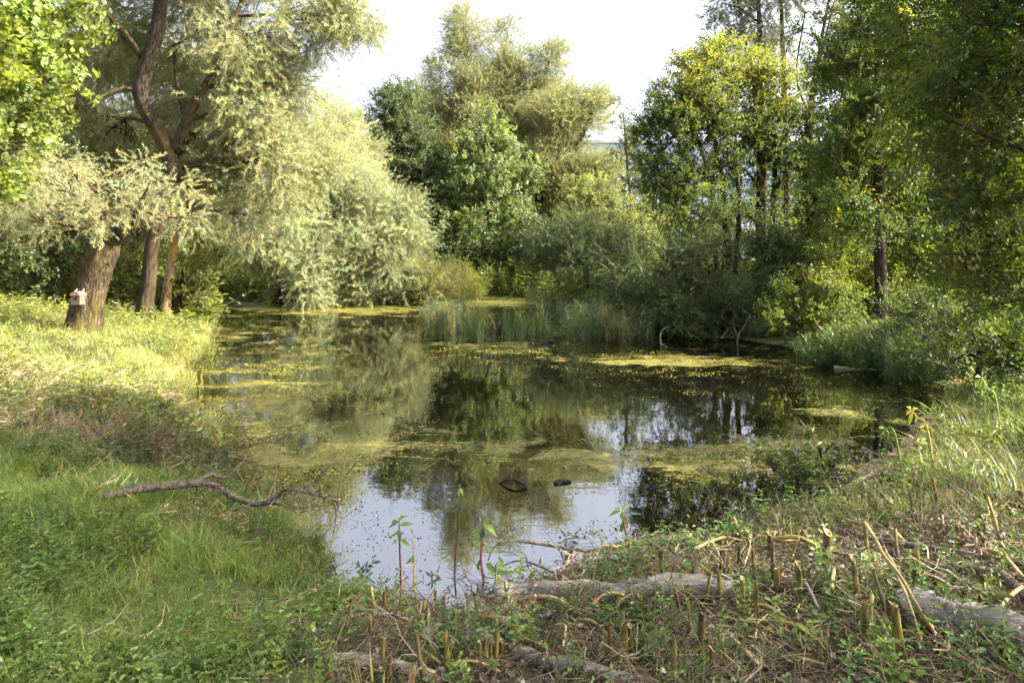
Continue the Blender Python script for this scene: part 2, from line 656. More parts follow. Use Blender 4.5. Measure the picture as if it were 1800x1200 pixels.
class Spray:
    def __init__(self):
        self.mb = MB()
        self.var = []
        self.mi = []

    def leaf(self, pos, d, shape, rng, up=None, mi=0):
        v, f = shape
        up = np.array([0, 0, 1.0]) + rng.normal(0, 0.5, 3) if up is None else up
        R = frame_from(d, up)
        self.mb.add(v @ R.T + pos, f)
        self.var += [rng.uniform()] * len(f)
        self.mi += [mi] * len(f)

    def stem(self, pts, r0, r1, seg=3, mi=1):
        n0 = len(self.mb.f)
        self.mb.tube(pts, np.linspace(r0, r1, len(pts)), seg, cap=False)
        k = len(self.mb.f) - n0
        self.var += [0.5] * k
        self.mi += [mi] * k

    def obj(self, name, mats):
        me = bpy.data.meshes.new(name)
        me.from_pydata([tuple(v) for v in np.concatenate(self.mb.v)], [], self.mb.f)
        for m in mats:
            me.materials.append(m)
        me.polygons.foreach_set("material_index", np.array(self.mi, np.int32))
        a = me.attributes.new("leafvar", 'FLOAT', 'FACE')
        a.data.foreach_set("value", np.array(self.var, np.float32))
        me.update()
        return bpy.data.objects.new(name, me)      # never linked: only its geometry is used


def make_sprays(kind, n=3):
    out = []
    for k in range(n):
        rng = np.random.default_rng(100 + k + 17 * len(kind))
        s = Spray()
        if kind == "willow":       # long drooping shoot, axis +Z
            L = 0.62
            P = smooth_path([[0, 0, 0], [.03, rng.normal(0, .02), L * .4], [.0, rng.normal(0, .04), L * .75], [-.05, rng.normal(0, .05), L]], 6)
            s.stem(P, .0035, .0012)
            for i in range(34):
                t = (i + rng.uniform(0, .6)) / 34
                p = P[min(int(t * 5), 4)] * (1 - (t * 5) % 1) + P[min(int(t * 5) + 1, 5)] * ((t * 5) % 1)
                a = i * 2.4 + rng.normal(0, .4)
                d = np.array([math.cos(a), math.sin(a), 0.75 + rng.normal(0, .35)])
                s.leaf(p, d, quad_leaf(rng.uniform(.07, .11), rng.uniform(.016, .023)), rng)
            mats = (M_LEAF_THIN, M_TWIG_PALE)
        elif kind == "alder":
            L = 0.5
            for b in range(3):
                d0 = np.array([rng.normal(0, .35), rng.normal(0, .35), 1.0])
                P = np.array([d0 * L * t + np.array([0, 0, .02 * t]) for t in np.linspace(0, 1, 4)])
                s.stem(P, .004, .0015)
                for i in range(9):
                    t = .2 + .8 * (i + rng.uniform(0, .5)) / 9
                    a = i * 2.4 + rng.normal(0, .5)
                    d = np.array([math.cos(a), math.sin(a), 0.4 + rng.normal(0, .4)])
                    s.leaf(d0 * L * t, d, broad_leaf(rng.uniform(.055, .09), rng.uniform(.045, .065)), rng)
            mats = (M_LEAF, M_TWIG)
        elif kind == "beech":       # flat layered spray, leaves in one plane: axis +Z, plane XZ
            L = 0.6
            for b in range(3):
                d0 = np.array([(b - 1) * .55 + rng.normal(0, .1), rng.normal(0, .07), 1.0 - .25 * abs(b - 1)])
                P = np.array([d0 * L * t for t in np.linspace(0, 1, 4)])
                s.stem(P, .0045, .0015)
                for i in range(8):
                    t = .25 + .75 * (i + rng.uniform(0, .4)) / 8
                    sd = 1 if i % 2 else -1
                    d = np.array([sd * 1.0, rng.normal(0, .25), .55])
                    s.leaf(d0 * L * t, d, broad_leaf(rng.uniform(.065, .10), rng.uniform(.045, .06)), rng, up=np.array([0, 1.0, 0]) + rng.normal(0, .3, 3))
            mats = (M_LEAF, M_TWIG)
        elif kind == "maple":
            L = 0.45
            for b in range(2):
                d0 = np.array([rng.normal(0, .4), rng.normal(0, .4), 1.0])
                s.stem(np.array([d0 * L * t for t in np.linspace(0, 1, 3)]), .004, .002)
                for i in range(7):
                    t = .25 + .75 * i / 7
                    a = i * 1.6 + rng.normal(0, .4)
                    d = np.array([math.cos(a), math.sin(a), .1 + rng.normal(0, .35)])
                    p = d0 * L * t + d * .05
                    L2 = rng.uniform(.10, .16)
                    s.leaf(p, d, lobed_leaf(L2, L2 * 1.1), rng)
            mats = (M_LEAF, M_TWIG)
        elif kind == "grass":
            for i in range(40):
                a = rng.uniform(0, 6.28)
                r = .13 * math.sqrt(rng.uniform())
                h = rng.uniform(.05, .17) * (1.5 if i % 9 == 0 else 1)
                lean = rng.uniform(.2, 1.6)
                w = rng.choice([.0035, .005, .007, .011])
                base = np.array([r * math.cos(a * 3), r * math.sin(a * 3), -.01])
                d = np.array([math.cos(a), math.sin(a), 0])
                sd = np.array([-math.sin(a), math.cos(a), 0])
                V, Fc = [], []
                for j in range(4):
                    t = j / 3
                    c = base + d * lean * h * t * t + np.array([0, 0, h * (t - .35 * lean * t * t)])
                    ww = w * (1 - t ** 1.5) / 2 + .0002
                    V += [c + sd * ww, c - sd * ww]
                for j in range(3):
                    Fc.append((2 * j, 2 * j + 1, 2 * j + 3, 2 * j + 2))
                s.mb.add(V, Fc)
                s.var += [rng.uniform()] * 3
                s.mi += [0] * 3
            mats = (M_LEAF_THIN,)
        elif kind == "reed":       # reed shoots with arching leaves; unit about 1.5 m
            for i in range(5):
                a = rng.uniform(0, 6.28)
                base = np.array([rng.normal(0, .09), rng.normal(0, .09), -.1])
                h = rng.uniform(1.0, 1.6)
                lean = rng.normal(0, .10, 2)
                P = np.array([base + np.array([lean[0] * t * t, lean[1] * t * t, h * t]) for t in np.linspace(0, 1, 5)])
                s.stem(P, .006, .002, 3, 0)
                for j in range(7):
                    t = .22 + .78 * j / 7 + rng.uniform(0, .05)
                    p = base + np.array([lean[0] * t * t, lean[1] * t * t, h * t])
                    a = rng.uniform(0, 6.28)
                    d = np.array([math.cos(a), math.sin(a), 0])
                    sd = np.array([-math.sin(a), math.cos(a), 0])
                    Lf = rng.uniform(.25, .48)
                    V, Fc = [], []
                    for q in range(4):
                        u = q / 3
                        c = p + d * Lf * u * .75 + np.array([0, 0, Lf * (.85 * u - .75 * u * u * rng.uniform(.6, 1.2))])
                        ww = .011 * (1 - u ** 2) + .0004
                        V += [c + sd * ww, c - sd * ww]
                    for q in range(3):
                        Fc.append((2 * q, 2 * q + 1, 2 * q + 3, 2 * q + 2))
                    s.mb.add(V, Fc)
                    s.var += [rng.uniform()] * 3
                    s.mi += [0] * 3
            mats = (M_LEAF_THIN,)
        elif kind == "sedge":      # upright cattail blades, about 1.2 m
            for i in range(10):
                a = rng.uniform(0, 6.28)
                base = np.array([rng.normal(0, .07), rng.normal(0, .07), -.1])
                h = rng.uniform(.8, 1.4)
                d = np.array([math.cos(a), math.sin(a), 0])
                sd = np.array([-math.sin(a), math.cos(a), 0])
                ln = rng.uniform(.02, .16)
                V, Fc = [], []
                for q in range(5):
                    u = q / 4
                    c = base + d * ln * u * u + np.array([0, 0, h * u])
                    ww = .009 * (1 - u ** 3) + .0004
                    V += [c + sd * ww, c - sd * ww]
                for q in range(4):
                    Fc.append((2 * q, 2 * q + 1, 2 * q + 3, 2 * q + 2))
                s.mb.add(V, Fc)
                s.var += [rng.uniform()] * 4
                s.mi += [0] * 4
            mats = (M_LEAF_THIN,)
        elif kind == "herb":       # low broad-leaved weed such as nettle
            for i in range(3):
                base = np.array([rng.normal(0, .03), rng.normal(0, .03), -.01])
                h = rng.uniform(.12, .3)
                ln = rng.normal(0, .25, 2)
                top = base + np.array([ln[0] * h, ln[1] * h, h])
                s.stem(np.array([base, (base + top) / 2, top]), .003, .0015, 3, 0)
                for j in range(5):
                    t = .3 + .7 * j / 4
                    a0 = j * 1.57 + rng.uniform(-.3, .3)
                    for o_ in (0, math.pi):
                        d = np.array([math.cos(a0 + o_), math.sin(a0 + o_), rng.uniform(-.1, .35)])
                        Lf = rng.uniform(.035, .075) * (1.15 - .5 * t)
                        s.leaf(base + (top - base) * t, d, broad_leaf(Lf, Lf * .55), rng)
            mats = (M_LEAF,)
        elif kind == "straw":      # a wisp of dead stems and shreds lying flat
            for i in range(26):
                a = rng.uniform(0, 6.28)
                L = rng.uniform(.05, .30)
                c = np.array([rng.normal(0, .15), rng.normal(0, .15), rng.uniform(.002, .025)])
                d = np.array([math.cos(a), math.sin(a), rng.normal(0, .12)])
                bend = rng.normal(0, .12)
                sdv = np.array([-math.sin(a), math.cos(a), 0])
                P = np.array([c - d * L / 2, c + sdv * bend * L, c + d * L / 2])
                s.stem(P, rng.uniform(.0015, .0052), .0012, 3, 0)
            mats = (M_LITTER,)
        elif kind == "deadleaf":
            for i in range(20):
                a = rng.uniform(0, 6.28)
                L = rng.uniform(.02, .06)
                p = np.array([rng.normal(0, .16), rng.normal(0, .16), rng.uniform(.003, .02)])
                s.leaf(p, np.array([math.cos(a), math.sin(a), rng.normal(0, .2)]), broad_leaf(L, L * rng.uniform(.35, .8), .35), rng)
            mats = (M_LITTER,)
        elif kind == "deadtwig":      # bare, much forked twig, axis +Z
            def br(p, d, L, r, lv):
                q = p + d * L
                mid = (p + q) / 2 + rng.normal(0, .05 * L, 3)
                s.stem(np.array([p, mid, q]), r, r * .5, 3, 0)
                if lv:
                    for _ in range(3):
                        dd = d + rng.normal(0, .55, 3)
                        br(p + (q - p) * rng.uniform(.35, 1), dd / np.linalg.norm(dd), L * rng.uniform(.4, .7), r * .55, lv - 1)
            br(np.zeros(3), np.array([0, 0, 1.0]), .4, .006, 2)
            mats = (M_LITTER,)
        out.append(s.obj("%s_spray" % kind, mats))
    return out


_groups = {}


def spray_group(kind):
    if kind in _groups:
        return _groups[kind]
    objs = make_sprays(kind)
    g = bpy.data.node_groups.new("scatter_" + kind, "GeometryNodeTree")
    g.interface.new_socket("Geometry", in_out='INPUT', socket_type='NodeSocketGeometry')
    g.interface.new_socket("Geometry", in_out='OUTPUT', socket_type='NodeSocketGeometry')
    n, l = g.nodes, g.links
    gi = n.new("NodeGroupInput")
    go = n.new("NodeGroupOutput")
    join = n.new("GeometryNodeJoinGeometry")
    for o in reversed(objs):
        oi = n.new("GeometryNodeObjectInfo")
        oi.inputs["Object"].default_value = o
        oi.inputs["As Instance"].default_value = False
        gt = n.new("GeometryNodeGeometryToInstance")
        l.new(oi.outputs["Geometry"], gt.inputs[0])
        l.new(gt.outputs[0], join.inputs[0])
    iop = n.new("GeometryNodeInstanceOnPoints")
    iop.inputs["Pick Instance"].default_value = True

    def attr(name, t):
        a = n.new("GeometryNodeInputNamedAttribute")
        a.data_type = t
        a.inputs["Name"].default_value = name
        return a.outputs[0]
    l.new(gi.outputs[0], iop.inputs["Points"])
    l.new(join.outputs[0], iop.inputs["Instance"])
    l.new(attr("var", 'INT'), iop.inputs["Instance Index"])
    e2r = n.new("FunctionNodeEulerToRotation")
    l.new(attr("rot", 'FLOAT_VECTOR'), e2r.inputs[0])
    l.new(e2r.outputs[0], iop.inputs["Rotation"])
    l.new(attr("size", 'FLOAT'), iop.inputs["Scale"])
    l.new(iop.outputs[0], go.inputs[0])
    _groups[kind] = g
    return g


def euler_from_dirs(D, rng, roll=None):
    """euler angles that turn +Z onto each direction, with a random roll"""
    D = D / (np.linalg.norm(D, axis=1)[:, None] + 1e-9)
    n = len(D)
    roll = rng.uniform(0, 2 * np.pi, n) if roll is None else roll
    # R = Rz(phi) Ry(theta) Rz(roll)
    th = np.arccos(np.clip(D[:, 2], -1, 1))
    ph = np.arctan2(D[:, 1], D[:, 0])
    ct, st, cp, sp, cr, sr = np.cos(th), np.sin(th), np.cos(ph), np.sin(ph), np.cos(roll), np.sin(roll)
    r00 = cp * ct * cr - sp * sr
    r10 = sp * ct * cr + cp * sr
    r20 = -st * cr
    r21 = st * sr
    r22 = ct
    return np.stack([np.arctan2(r21, r22), -np.arcsin(np.clip(r20, -1, 1)), np.arctan2(r10, r00)], 1)


def scatter_obj(name, kind, P, E, S, C, parent=None):
    n = len(P)
    me = bpy.data.meshes.new(name)
    me.vertices.add(n)
    off = parent_origin(parent) if parent is not None else 0
    me.vertices.foreach_set("co", np.ascontiguousarray(P - off, np.float32).ravel())
    for nm, t, v, key in (("rot", 'FLOAT_VECTOR', E, "vector"), ("size", 'FLOAT', S, "value"), ("var", 'INT', RNG.integers(0, 3, n), "value")):
        a = me.attributes.new(nm, t, 'POINT')
        a.data.foreach_set(key, np.ascontiguousarray(v, np.int32 if t == 'INT' else np.float32).ravel())
    a = me.attributes.new("col", 'FLOAT_COLOR', 'POINT')
    C4 = np.concatenate([C, np.ones((n, 1))], 1)
    a.data.foreach_set("color", np.ascontiguousarray(C4, np.float32).ravel())
    me.update()
    o = link(bpy.data.objects.new(name, me))
    if parent is not None:
        o.parent = parent
    m = o.modifiers.new("scatter", 'NODES')
    m.node_group = spray_group(kind)
    return o


# ------------------------------------------------------------------ trees
AREA = {"willow": .028, "alder": .060, "beech": .065, "maple": .11}


def jitter_col(base, n, rng, amt=0.18, warm=0.12):
    c = np.array(base)[None, :] * np.exp(rng.normal(0, amt, (n, 1)))
    c = c * (1 + np.clip(rng.normal(0, warm, (n, 1)), -.3, .5) * np.array([[1.0, .35, -.3]]))
    return np.clip(c, 0.003, 0.6)


def crown_points(lobes, kind, size, cover, droop, base_col, rng, warm=.12, alt=None):
    Ps, Ds, Cs = [], [], []
    hubs = []
    for lb in lobes:
        c, r = lb[0], lb[1]
        ex = lb[2] if len(lb) > 2 else {}
        cov = cover * ex.get("cover", 1.0)
        area = np.pi * r[0] * r[2]
        n = int(max(30, 1.8 * cov * area / (AREA[kind] * size * size)))
        rm = np.cbrt(r[0] * r[1] * r[2])
        m = int(np.clip(14 * (rm / 0.9) ** 1.1, 8, 60))
        d = rng.normal(0, 1, (m, 3))
        d /= np.linalg.norm(d, axis=1)[:, None]
        rad = rng.uniform(.35, 1.0, m) ** .6
        hub = c + d * rad[:, None] * r * 0.86
        hub[:, 2] = np.maximum(hub[:, 2], 0.25)
        hubs.append(hub)
        w = rng.dirichlet(np.ones(m) * 2.2)
        k = rng.choice(m, n, p=w)
        sg = np.array([.25, .25, .20]) * rm ** .85
        if droop > .5:
            sg = np.array([.21, .21, .34]) * rm ** .85
        p = hub[k] + rng.normal(0, 1, (n, 3)) * sg
        if droop > .5:
            p[:, 2] -= np.abs(rng.normal(0, .18, n)) * rm
        out = (p - c) / r
        out = out / (np.linalg.norm(out, axis=1)[:, None] + .2)
        loc = (p - hub[k])
        loc = loc / (np.linalg.norm(loc, axis=1)[:, None] + .05)
        D = out * .55 + loc * .45 + rng.normal(0, .38, (n, 3))
        D[:, 2] += .25 - droop * 1.35
        Ps.append(p)
        Ds.append(D)
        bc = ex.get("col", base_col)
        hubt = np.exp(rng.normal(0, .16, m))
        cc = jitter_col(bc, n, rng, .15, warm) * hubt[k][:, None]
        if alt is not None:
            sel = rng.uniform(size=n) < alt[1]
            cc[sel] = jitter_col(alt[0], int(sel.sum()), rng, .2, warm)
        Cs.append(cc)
    P = np.concatenate(Ps)
    D = np.concatenate(Ds)
    C = np.concatenate(Cs)
    ok = P[:, 2] > np.maximum(ground_z(P[:, 0], P[:, 1]), 0) + .05
    return P[ok], D[ok], C[ok], hubs


def limb(mb, a, b, r0, r1, rng, sag=0.12, seg=6, n=7):
    a = np.asarray(a)
    b = np.asarray(b)
    L = np.linalg.norm(b - a)
    mid = (a + b) / 2 + np.array([rng.normal(0, .06 * L), rng.normal(0, .06 * L), sag * L])
    P = wobble(smooth_path([a, mid, b], n), .02 * L, rng)
    mb.tube(P, np.linspace(r0, r1, n), seg, cap=True)
    return P


def tree(name, label, cat, kind, stems, lobes, col, bark, size=1.0, cover=2.6, droop=0.0, group=None, seed=0, limb_r=.05, warm=.12, alt=None, twiggy=True, fine=None, grow=1.0, seg=10):
    """stems: list of (points, radii); the first is the trunk and gives the base. lobes: list of (centre, radii, options)"""
    rng = np.random.default_rng(seed + 1000)
    lobes = [(lb[0], lb[1] * grow, lb[2] if len(lb) > 2 else {}) for lb in lobes]
    base = np.array(stems[0][0][0], float)
    e = empty(name, base)
    tag(e, label, cat, group)
    tr = MB()
    allp, allr = [], []
    for k, (pts, rr) in enumerate(stems):
        n = max(8, 4 * len(pts))
        P = smooth_path(pts, n)
        if fine is None:
            P = wobble(P, .02 + .15 * np.mean(rr), rng)
        R = np.interp(np.linspace(0, 1, n), np.linspace(0, 1, len(rr)), rr)
        if k == 0:
            P[0, 2] -= .15
            R[0] *= 1.25
        tr.tube(P, R, seg if fine is None else fine, rough=.03, rng=rng, flute=.045 if fine else 0)
        allp.append(P)
        allr.append(R)
    tr.build("trunk", bark, e)
    AP = np.concatenate(allp)
    AR = np.concatenate(allr)
    P, D, C, hubs = crown_points(lobes, kind, size, cover, droop, col, rng, warm, alt)
    for (lb, hub) in zip(lobes, hubs):
        bm = MB()
        c, r = lb[0], lb[1]
        low = np.where(AP[:, 2] < c[2] - .1 * r[2], 0, 4.0)
        i = int(np.argmin(np.linalg.norm(AP - (c - np.array([0, 0, .8 * r[2]])), axis=1) + low))
        r0 = min(limb_r, AR[i] * .75)
        Lp = limb(bm, AP[i], c, r0, r0 * .35, rng, .06)
        if twiggy:
            for h in hub[:: max(1, len(hub) // 12)]:
                j = rng.integers(3, len(Lp))
                limb(bm, Lp[j], h, r0 * .3, r0 * .1, rng, .05, 4, 5)
        bm.build("branch", bark, e)
    E = euler_from_dirs(D, rng)
    S = size * rng.uniform(.55, 1.3, len(P))
    cr = scatter_obj("crown", kind, P, E, S, C, e)
    cr["kind"] = "stuff"
    return e


def L(px, py, Y, rx, rz, ry=None, **k):
    s = Y / F
    return (at(px, py, Y), np.array([rx * s, (ry if ry is not None else (rx + rz) / 2) * s, rz * s]), k)


def S(pts, widths):
    """stem from (px, py, Y) points and widths in picture points"""
    return ([at(*p) for p in pts], [w * p[2] / F / 2 for w, p in zip(np.interp(np.linspace(0, 1, len(pts)), np.linspace(0, 1, len(widths)), widths), pts)])


WIL = (0.265, 0.285, 0.14)
WIL_Y = (0.205, 0.22, 0.09)
SILV = (0.285, 0.32, 0.175)
ALD = (0.085, 0.115, 0.028)
DARK = (0.035, 0.058, 0.016)
MAP = (0.10, 0.16, 0.022)
BEE = (0.078, 0.108, 0.018)
YEL = (0.19, 0.19, 0.022)

# --- left bank
tree("willow_tree", "thick leaning willow trunk with a small box hung on it, on the grassy bank", "tree", "willow",
     [S([(146, 594, 14.6), (152, 545, 14.6), (166, 490, 14.6), (182, 440, 14.6), (196, 405, 14.7)], [62, 50, 47, 50, 38]),
      S([(190, 425, 14.6), (215, 408, 14.5), (238, 385, 14.4), (252, 350, 14.3), (262, 325, 14.2)], [34, 24, 16, 8, 2]),
      S([(182, 430, 14.7), (170, 390, 14.9), (150, 330, 15.2), (120, 290, 15.4)], [36, 24, 12, 3])],
     [L(165, 378, 13.9, 40, 22, cover=.6), L(90, 325, 14, 60, 30, cover=.6), L(190, 335, 14.2, 50, 26, cover=.6), L(10, 350, 14.4, 60, 40, cover=.5), L(110, 290, 15.6, 70, 30, cover=.6), L(20, 270, 15.5, 60, 44, cover=.6),
      L(238, 372, 14.2, 30, 20, cover=.4), L(60, 385, 13.8, 40, 20, cover=.3), L(110, 400, 14.2, 60, 26, cover=.2), L(20, 420, 14.6, 50, 26, cover=.2), L(290, 330, 15, 50, 34, cover=.4), L(330, 385, 15.4, 40, 34, cover=.35), L(250, 300, 15.6, 50, 24, cover=.35)],
     (0.28, 0.295, 0.15), M_BARK_WILLOW, size=.6, cover=2.0, droop=.45, seed=1, fine=40)

tree("willow_tree", "tall willow with a dark forked trunk curving up through its pale hanging crown", "tree", "willow",
     [S([(254, 549, 17.6), (262, 490, 17.6), (268, 430, 17.6), (285, 350, 17.6), (306, 285, 17.6)], [29, 24, 22, 26, 31]),
      S([(306, 296, 17.6), (287, 245, 17.5), (262, 202, 17.4), (247, 158, 17.4), (262, 105, 17.4), (277, 50, 17.5), (284, 0, 17.6), (300, -120, 17.8), (330, -230, 18)], [27, 26, 26, 24, 19, 11]),
      S([(308, 268, 17.6), (330, 205, 17.4), (360, 152, 17.2), (385, 110, 17.1), (410, 40, 17.4), (450, -60, 18)], [19, 17, 14, 12, 9, 5]),
      S([(250, 102, 17.4), (218, 58, 17), (182, 20, 16.6), (150, -30, 16.2)], [12, 9, 6]),
      S([(244, 158, 17.4), (205, 158, 17), (150, 186, 16.5)], [8, 6, 3]),
      S([(328, 205, 17.4), (314, 160, 17.6), (304, 80, 18)], [10, 8, 4])],
     [L(230, -90, 18, 130, 100), L(380, -100, 18, 130, 100), L(520, -80, 19, 110, 90), L(170, 60, 19.5, 100, 85), L(330, 60, 20, 100, 90), L(440, 60, 18, 90, 85), L(550, 40, 18.5, 75, 70),
      L(620, 35, 18.5, 32, 70), L(130, 190, 19.5, 90, 75), L(215, 230, 20, 80, 80), L(350, 220, 20, 80, 90), L(440, 190, 18.5, 80, 80), L(520, 160, 19.5, 70, 80),
      L(390, 300, 19, 75, 70), L(470, 290, 18.5, 75, 75), L(545, 270, 20, 60, 80), L(430, 380, 19, 55, 45, cover=.6), L(200, 330, 21, 80, 50, cover=.8), L(110, 290, 21, 80, 60, cover=.8), L(40, 200, 20.5, 80, 80, cover=.8), L(300, 360, 21, 60, 40, cover=.6)],
     WIL, M_BARK_TALL, size=.8, cover=2.7, droop=.42, seed=2, fine=28, limb_r=.07)

tree("willow_tree", "pale willow filling the view behind the forked trunk", "tree", "willow",
     [S([(120, 520, 24), (125, 430, 24), (140, 300, 24), (160, 180, 24)], [22, 18, 12, 5])],
     [L(60, 120, 24, 70, 60), L(150, 110, 24, 70, 60), L(250, 110, 24, 70, 60), L(340, 140, 24, 60, 60), L(90, 220, 24, 70, 60), L(190, 230, 24, 70, 60), L(290, 230, 24, 70, 60), L(370, 260, 24, 60, 60), L(60, 320, 24, 70, 50), L(160, 330, 24, 70, 50), L(260, 340, 24, 70, 50), L(350, 360, 24, 60, 50), L(220, 410, 24, 60, 30, cover=.5)],
     (0.25, 0.26, 0.125), M_BARK_GREY, size=.95, cover=2.0, droop=.3, seed=41)
tree("willow_tree", "slim leaning trunk with ochre bark beside the tall forked willow", "tree", "willow",
     [S([(291, 556, 18.6), (295, 500, 18.6), (305, 440, 18.6), (318, 395, 18.6), (335, 330, 18.8), (355, 260, 19)], [17, 15, 14, 12, 9, 5])],
     [L(345, 270, 19.5, 55, 50), L(380, 340, 20, 50, 40)], WIL, M_BARK_BROWN, droop=.6, seed=3, cover=2.0, fine=18)

tree("maple_tree", "bright green maple leaning in from the upper left edge", "tree", "maple",
     [S([(-170, 640, 9.5), (-165, 450, 9.5), (-150, 200, 9.5), (-120, 0, 9.5)], [60, 50, 40, 25])],
     [L(10, 60, 9, 90, 80), L(75, 140, 9, 48, 60), L(20, 200, 9, 65, 60), L(-60, 120, 9.5, 120, 120), L(25, 280, 8.8, 42, 45, cover=.7), L(-20, -60, 9.5, 130, 90), L(100, 30, 9.4, 70, 55, cover=.7), L(-60, 300, 9.5, 70, 60)],
     (0.17, 0.21, 0.05), M_BARK_GREY, size=.55, cover=2.6, droop=.35, seed=4)

# --- willows over the far left water
tree("willow_tree", "silvery willow drooping to the water, its dark trunk showing below", "tree", "willow",
     [S([(487, 528, 27.5), (486, 470, 27.5), (492, 420, 27.5), (510, 360, 28)], [18, 15, 13, 8])],
     [L(470, 425, 26.5, 55, 38), L(520, 395, 27, 55, 40), L(535, 455, 26, 42, 45), L(545, 505, 25.5, 26, 36), L(430, 450, 27, 34, 36, cover=.7), L(500, 500, 27.5, 30, 26, cover=.7)],
     SILV, M_BARK_DARK, size=.92, cover=2.7, droop=.45, seed=5)
tree("willow_tree", "broad pale willow bushing down to the far shore, left of the dark alder", "tree", "willow",
     [S([(655, 526, 29), (652, 470, 29), (645, 400, 29), (640, 320, 29)], [16, 14, 12, 8])],
     [L(640, 330, 28.5, 62, 42), L(690, 380, 28, 55, 50), L(610, 400, 28, 55, 52), L(660, 440, 27.5, 70, 50), L(715, 430, 28, 32, 48), L(610, 480, 27, 48, 36), L(690, 485, 27.2, 52, 32), L(585, 340, 29, 48, 42), L(650, 505, 27.2, 60, 20)],
     SILV, M_BARK_GREY, size=.92, cover=2.8, droop=.35, seed=6)
tree("willow_tree", "tall pale willow behind the drooping ones on the far left shore", "tree", "willow",
     [S([(560, 520, 33), (562, 400, 33), (570, 250, 33), (575, 190, 33)], [20, 18, 12, 6])],
     [L(575, 215, 33, 48, 50), L(540, 270, 33, 60, 60), L(610, 265, 33, 50, 55), L(570, 330, 32, 60, 55), L(500, 330, 32, 55, 55), L(630, 310, 33, 30, 40)],
     WIL, M_BARK_GREY, size=.95, cover=2.5, droop=.25, seed=7)

# --- far centre
tree("alder_tree", "dark green alder with a pointed top left of the tall pale willows", "tree", "alder",
     [S([(700, 515, 38), (700, 400, 38), (698, 260, 38), (702, 150, 38)], [14, 12, 8, 3])],
     [L(704, 165, 38, 26, 34), L(670, 205, 38, 36, 38), L(722, 220, 38, 32, 46), L(690, 270, 37.5, 48, 48), L(745, 300, 38, 36, 55), L(700, 340, 37.5, 52, 50), L(660, 270, 38, 30, 45), L(750, 390, 37, 50, 55), L(770, 330, 38.5, 40, 60)],
     (0.065, 0.09, 0.036), M_BARK_DARK, grow=1.1, size=1.05, cover=2.8, seed=8)
tree("willow_tree", "tallest pale tree at the pond's far end, with a round tufted top", "tree", "willow",
     [S([(835, 500, 43), (830, 360, 43), (822, 230, 43), (819, 150, 43), (822, 70, 43)], [20, 17, 12, 9, 4])],
     [L(815, 46, 43, 32, 24), L(798, 90, 43, 26, 22, cover=.8), L(835, 88, 43, 24, 20, cover=.7), L(790, 125, 43, 34, 24, cover=.8), L(832, 145, 43, 32, 28), L(765, 190, 43, 34, 26, cover=.8), L(820, 195, 43, 42, 30), L(770, 250, 43, 38, 40), L(815, 265, 43, 45, 40)],
     WIL_Y, M_BARK_DARK, size=.92, grow=1.3, cover=2.6, droop=.12, seed=9)
tree("willow_tree", "pale yellowish tree with two airy tufts right of the tallest one", "tree", "willow",
     [S([(905, 500, 44), (895, 340, 44), (880, 230, 44), (878, 150, 44), (890, 60, 44)], [18, 15, 12, 8, 3]),
      S([(885, 240, 44), (915, 190, 44), (950, 140, 44), (972, 90, 44)], [9, 7, 5, 2])],
     [L(886, 52, 44, 27, 13, cover=.8), L(885, 105, 44, 34, 24), L(905, 140, 44, 36, 24), L(880, 170, 44, 42, 26), L(945, 88, 44, 20, 13, cover=.7), L(976, 92, 44, 20, 20, cover=.7), L(970, 125, 44, 26, 18, cover=.8), L(935, 180, 44, 46, 30), L(905, 225, 44, 55, 34), L(950, 240, 44, 45, 34)],
     WIL_Y, M_BARK_DARK, size=.92, grow=1.3, cover=2.6, droop=.12, seed=10)
tree("willow_tree", "crooked pale willow with bent dark limbs, left of the blue building", "tree", "willow",
     [S([(945, 500, 41), (942, 400, 41), (950, 345, 41), (975, 318, 41), (1008, 292, 41), (1014, 255, 41), (1032, 215, 41), (1052, 178, 41)], [22, 20, 18, 15, 12, 9, 6, 3]),
      S([(952, 345, 41), (948, 305, 41), (957, 250, 41), (965, 200, 41)], [11, 9, 6, 3])],
     [L(1055, 168, 41, 26, 17, cover=.8), L(1015, 172, 41, 30, 20, cover=.8), L(980, 190, 41, 42, 30), L(985, 225, 41, 36, 26, cover=.8), L(1050, 210, 41, 26, 16, cover=.8), L(1035, 290, 41, 50, 32), L(975, 285, 41, 50, 32), L(1060, 300, 41, 30, 28), L(1000, 330, 41, 46, 28), L(930, 300, 41, 40, 36)],
     WIL_Y, M_BARK_DARK, size=.92, grow=1.3, cover=2.6, droop=.12, seed=11)
tree("maple_tree", "fresh green broadleaf tree in front of the pale willows at the far end", "tree", "maple",
     [S([(850, 505, 37), (852, 420, 37), (856, 320, 37), (852, 220, 37)], [16, 14, 10, 4])],
     [L(852, 200, 37, 22, 26, cover=.7), L(872, 235, 37, 26, 26, cover=.8), L(815, 290, 37, 26, 30, cover=.7), L(925, 300, 37, 26, 30, cover=.7), L(830, 260, 37, 42, 36), L(885, 265, 37, 36, 36), L(858, 310, 36.5, 56, 40), L(810, 330, 37, 42, 44), L(905, 330, 37, 46, 38), L(850, 375, 36, 62, 42), L(905, 385, 36, 50, 38), L(800, 400, 36, 40, 40)],
     (0.13, 0.165, 0.065), M_BARK_DARK, grow=1.0, size=.72, cover=2.1, seed=12)
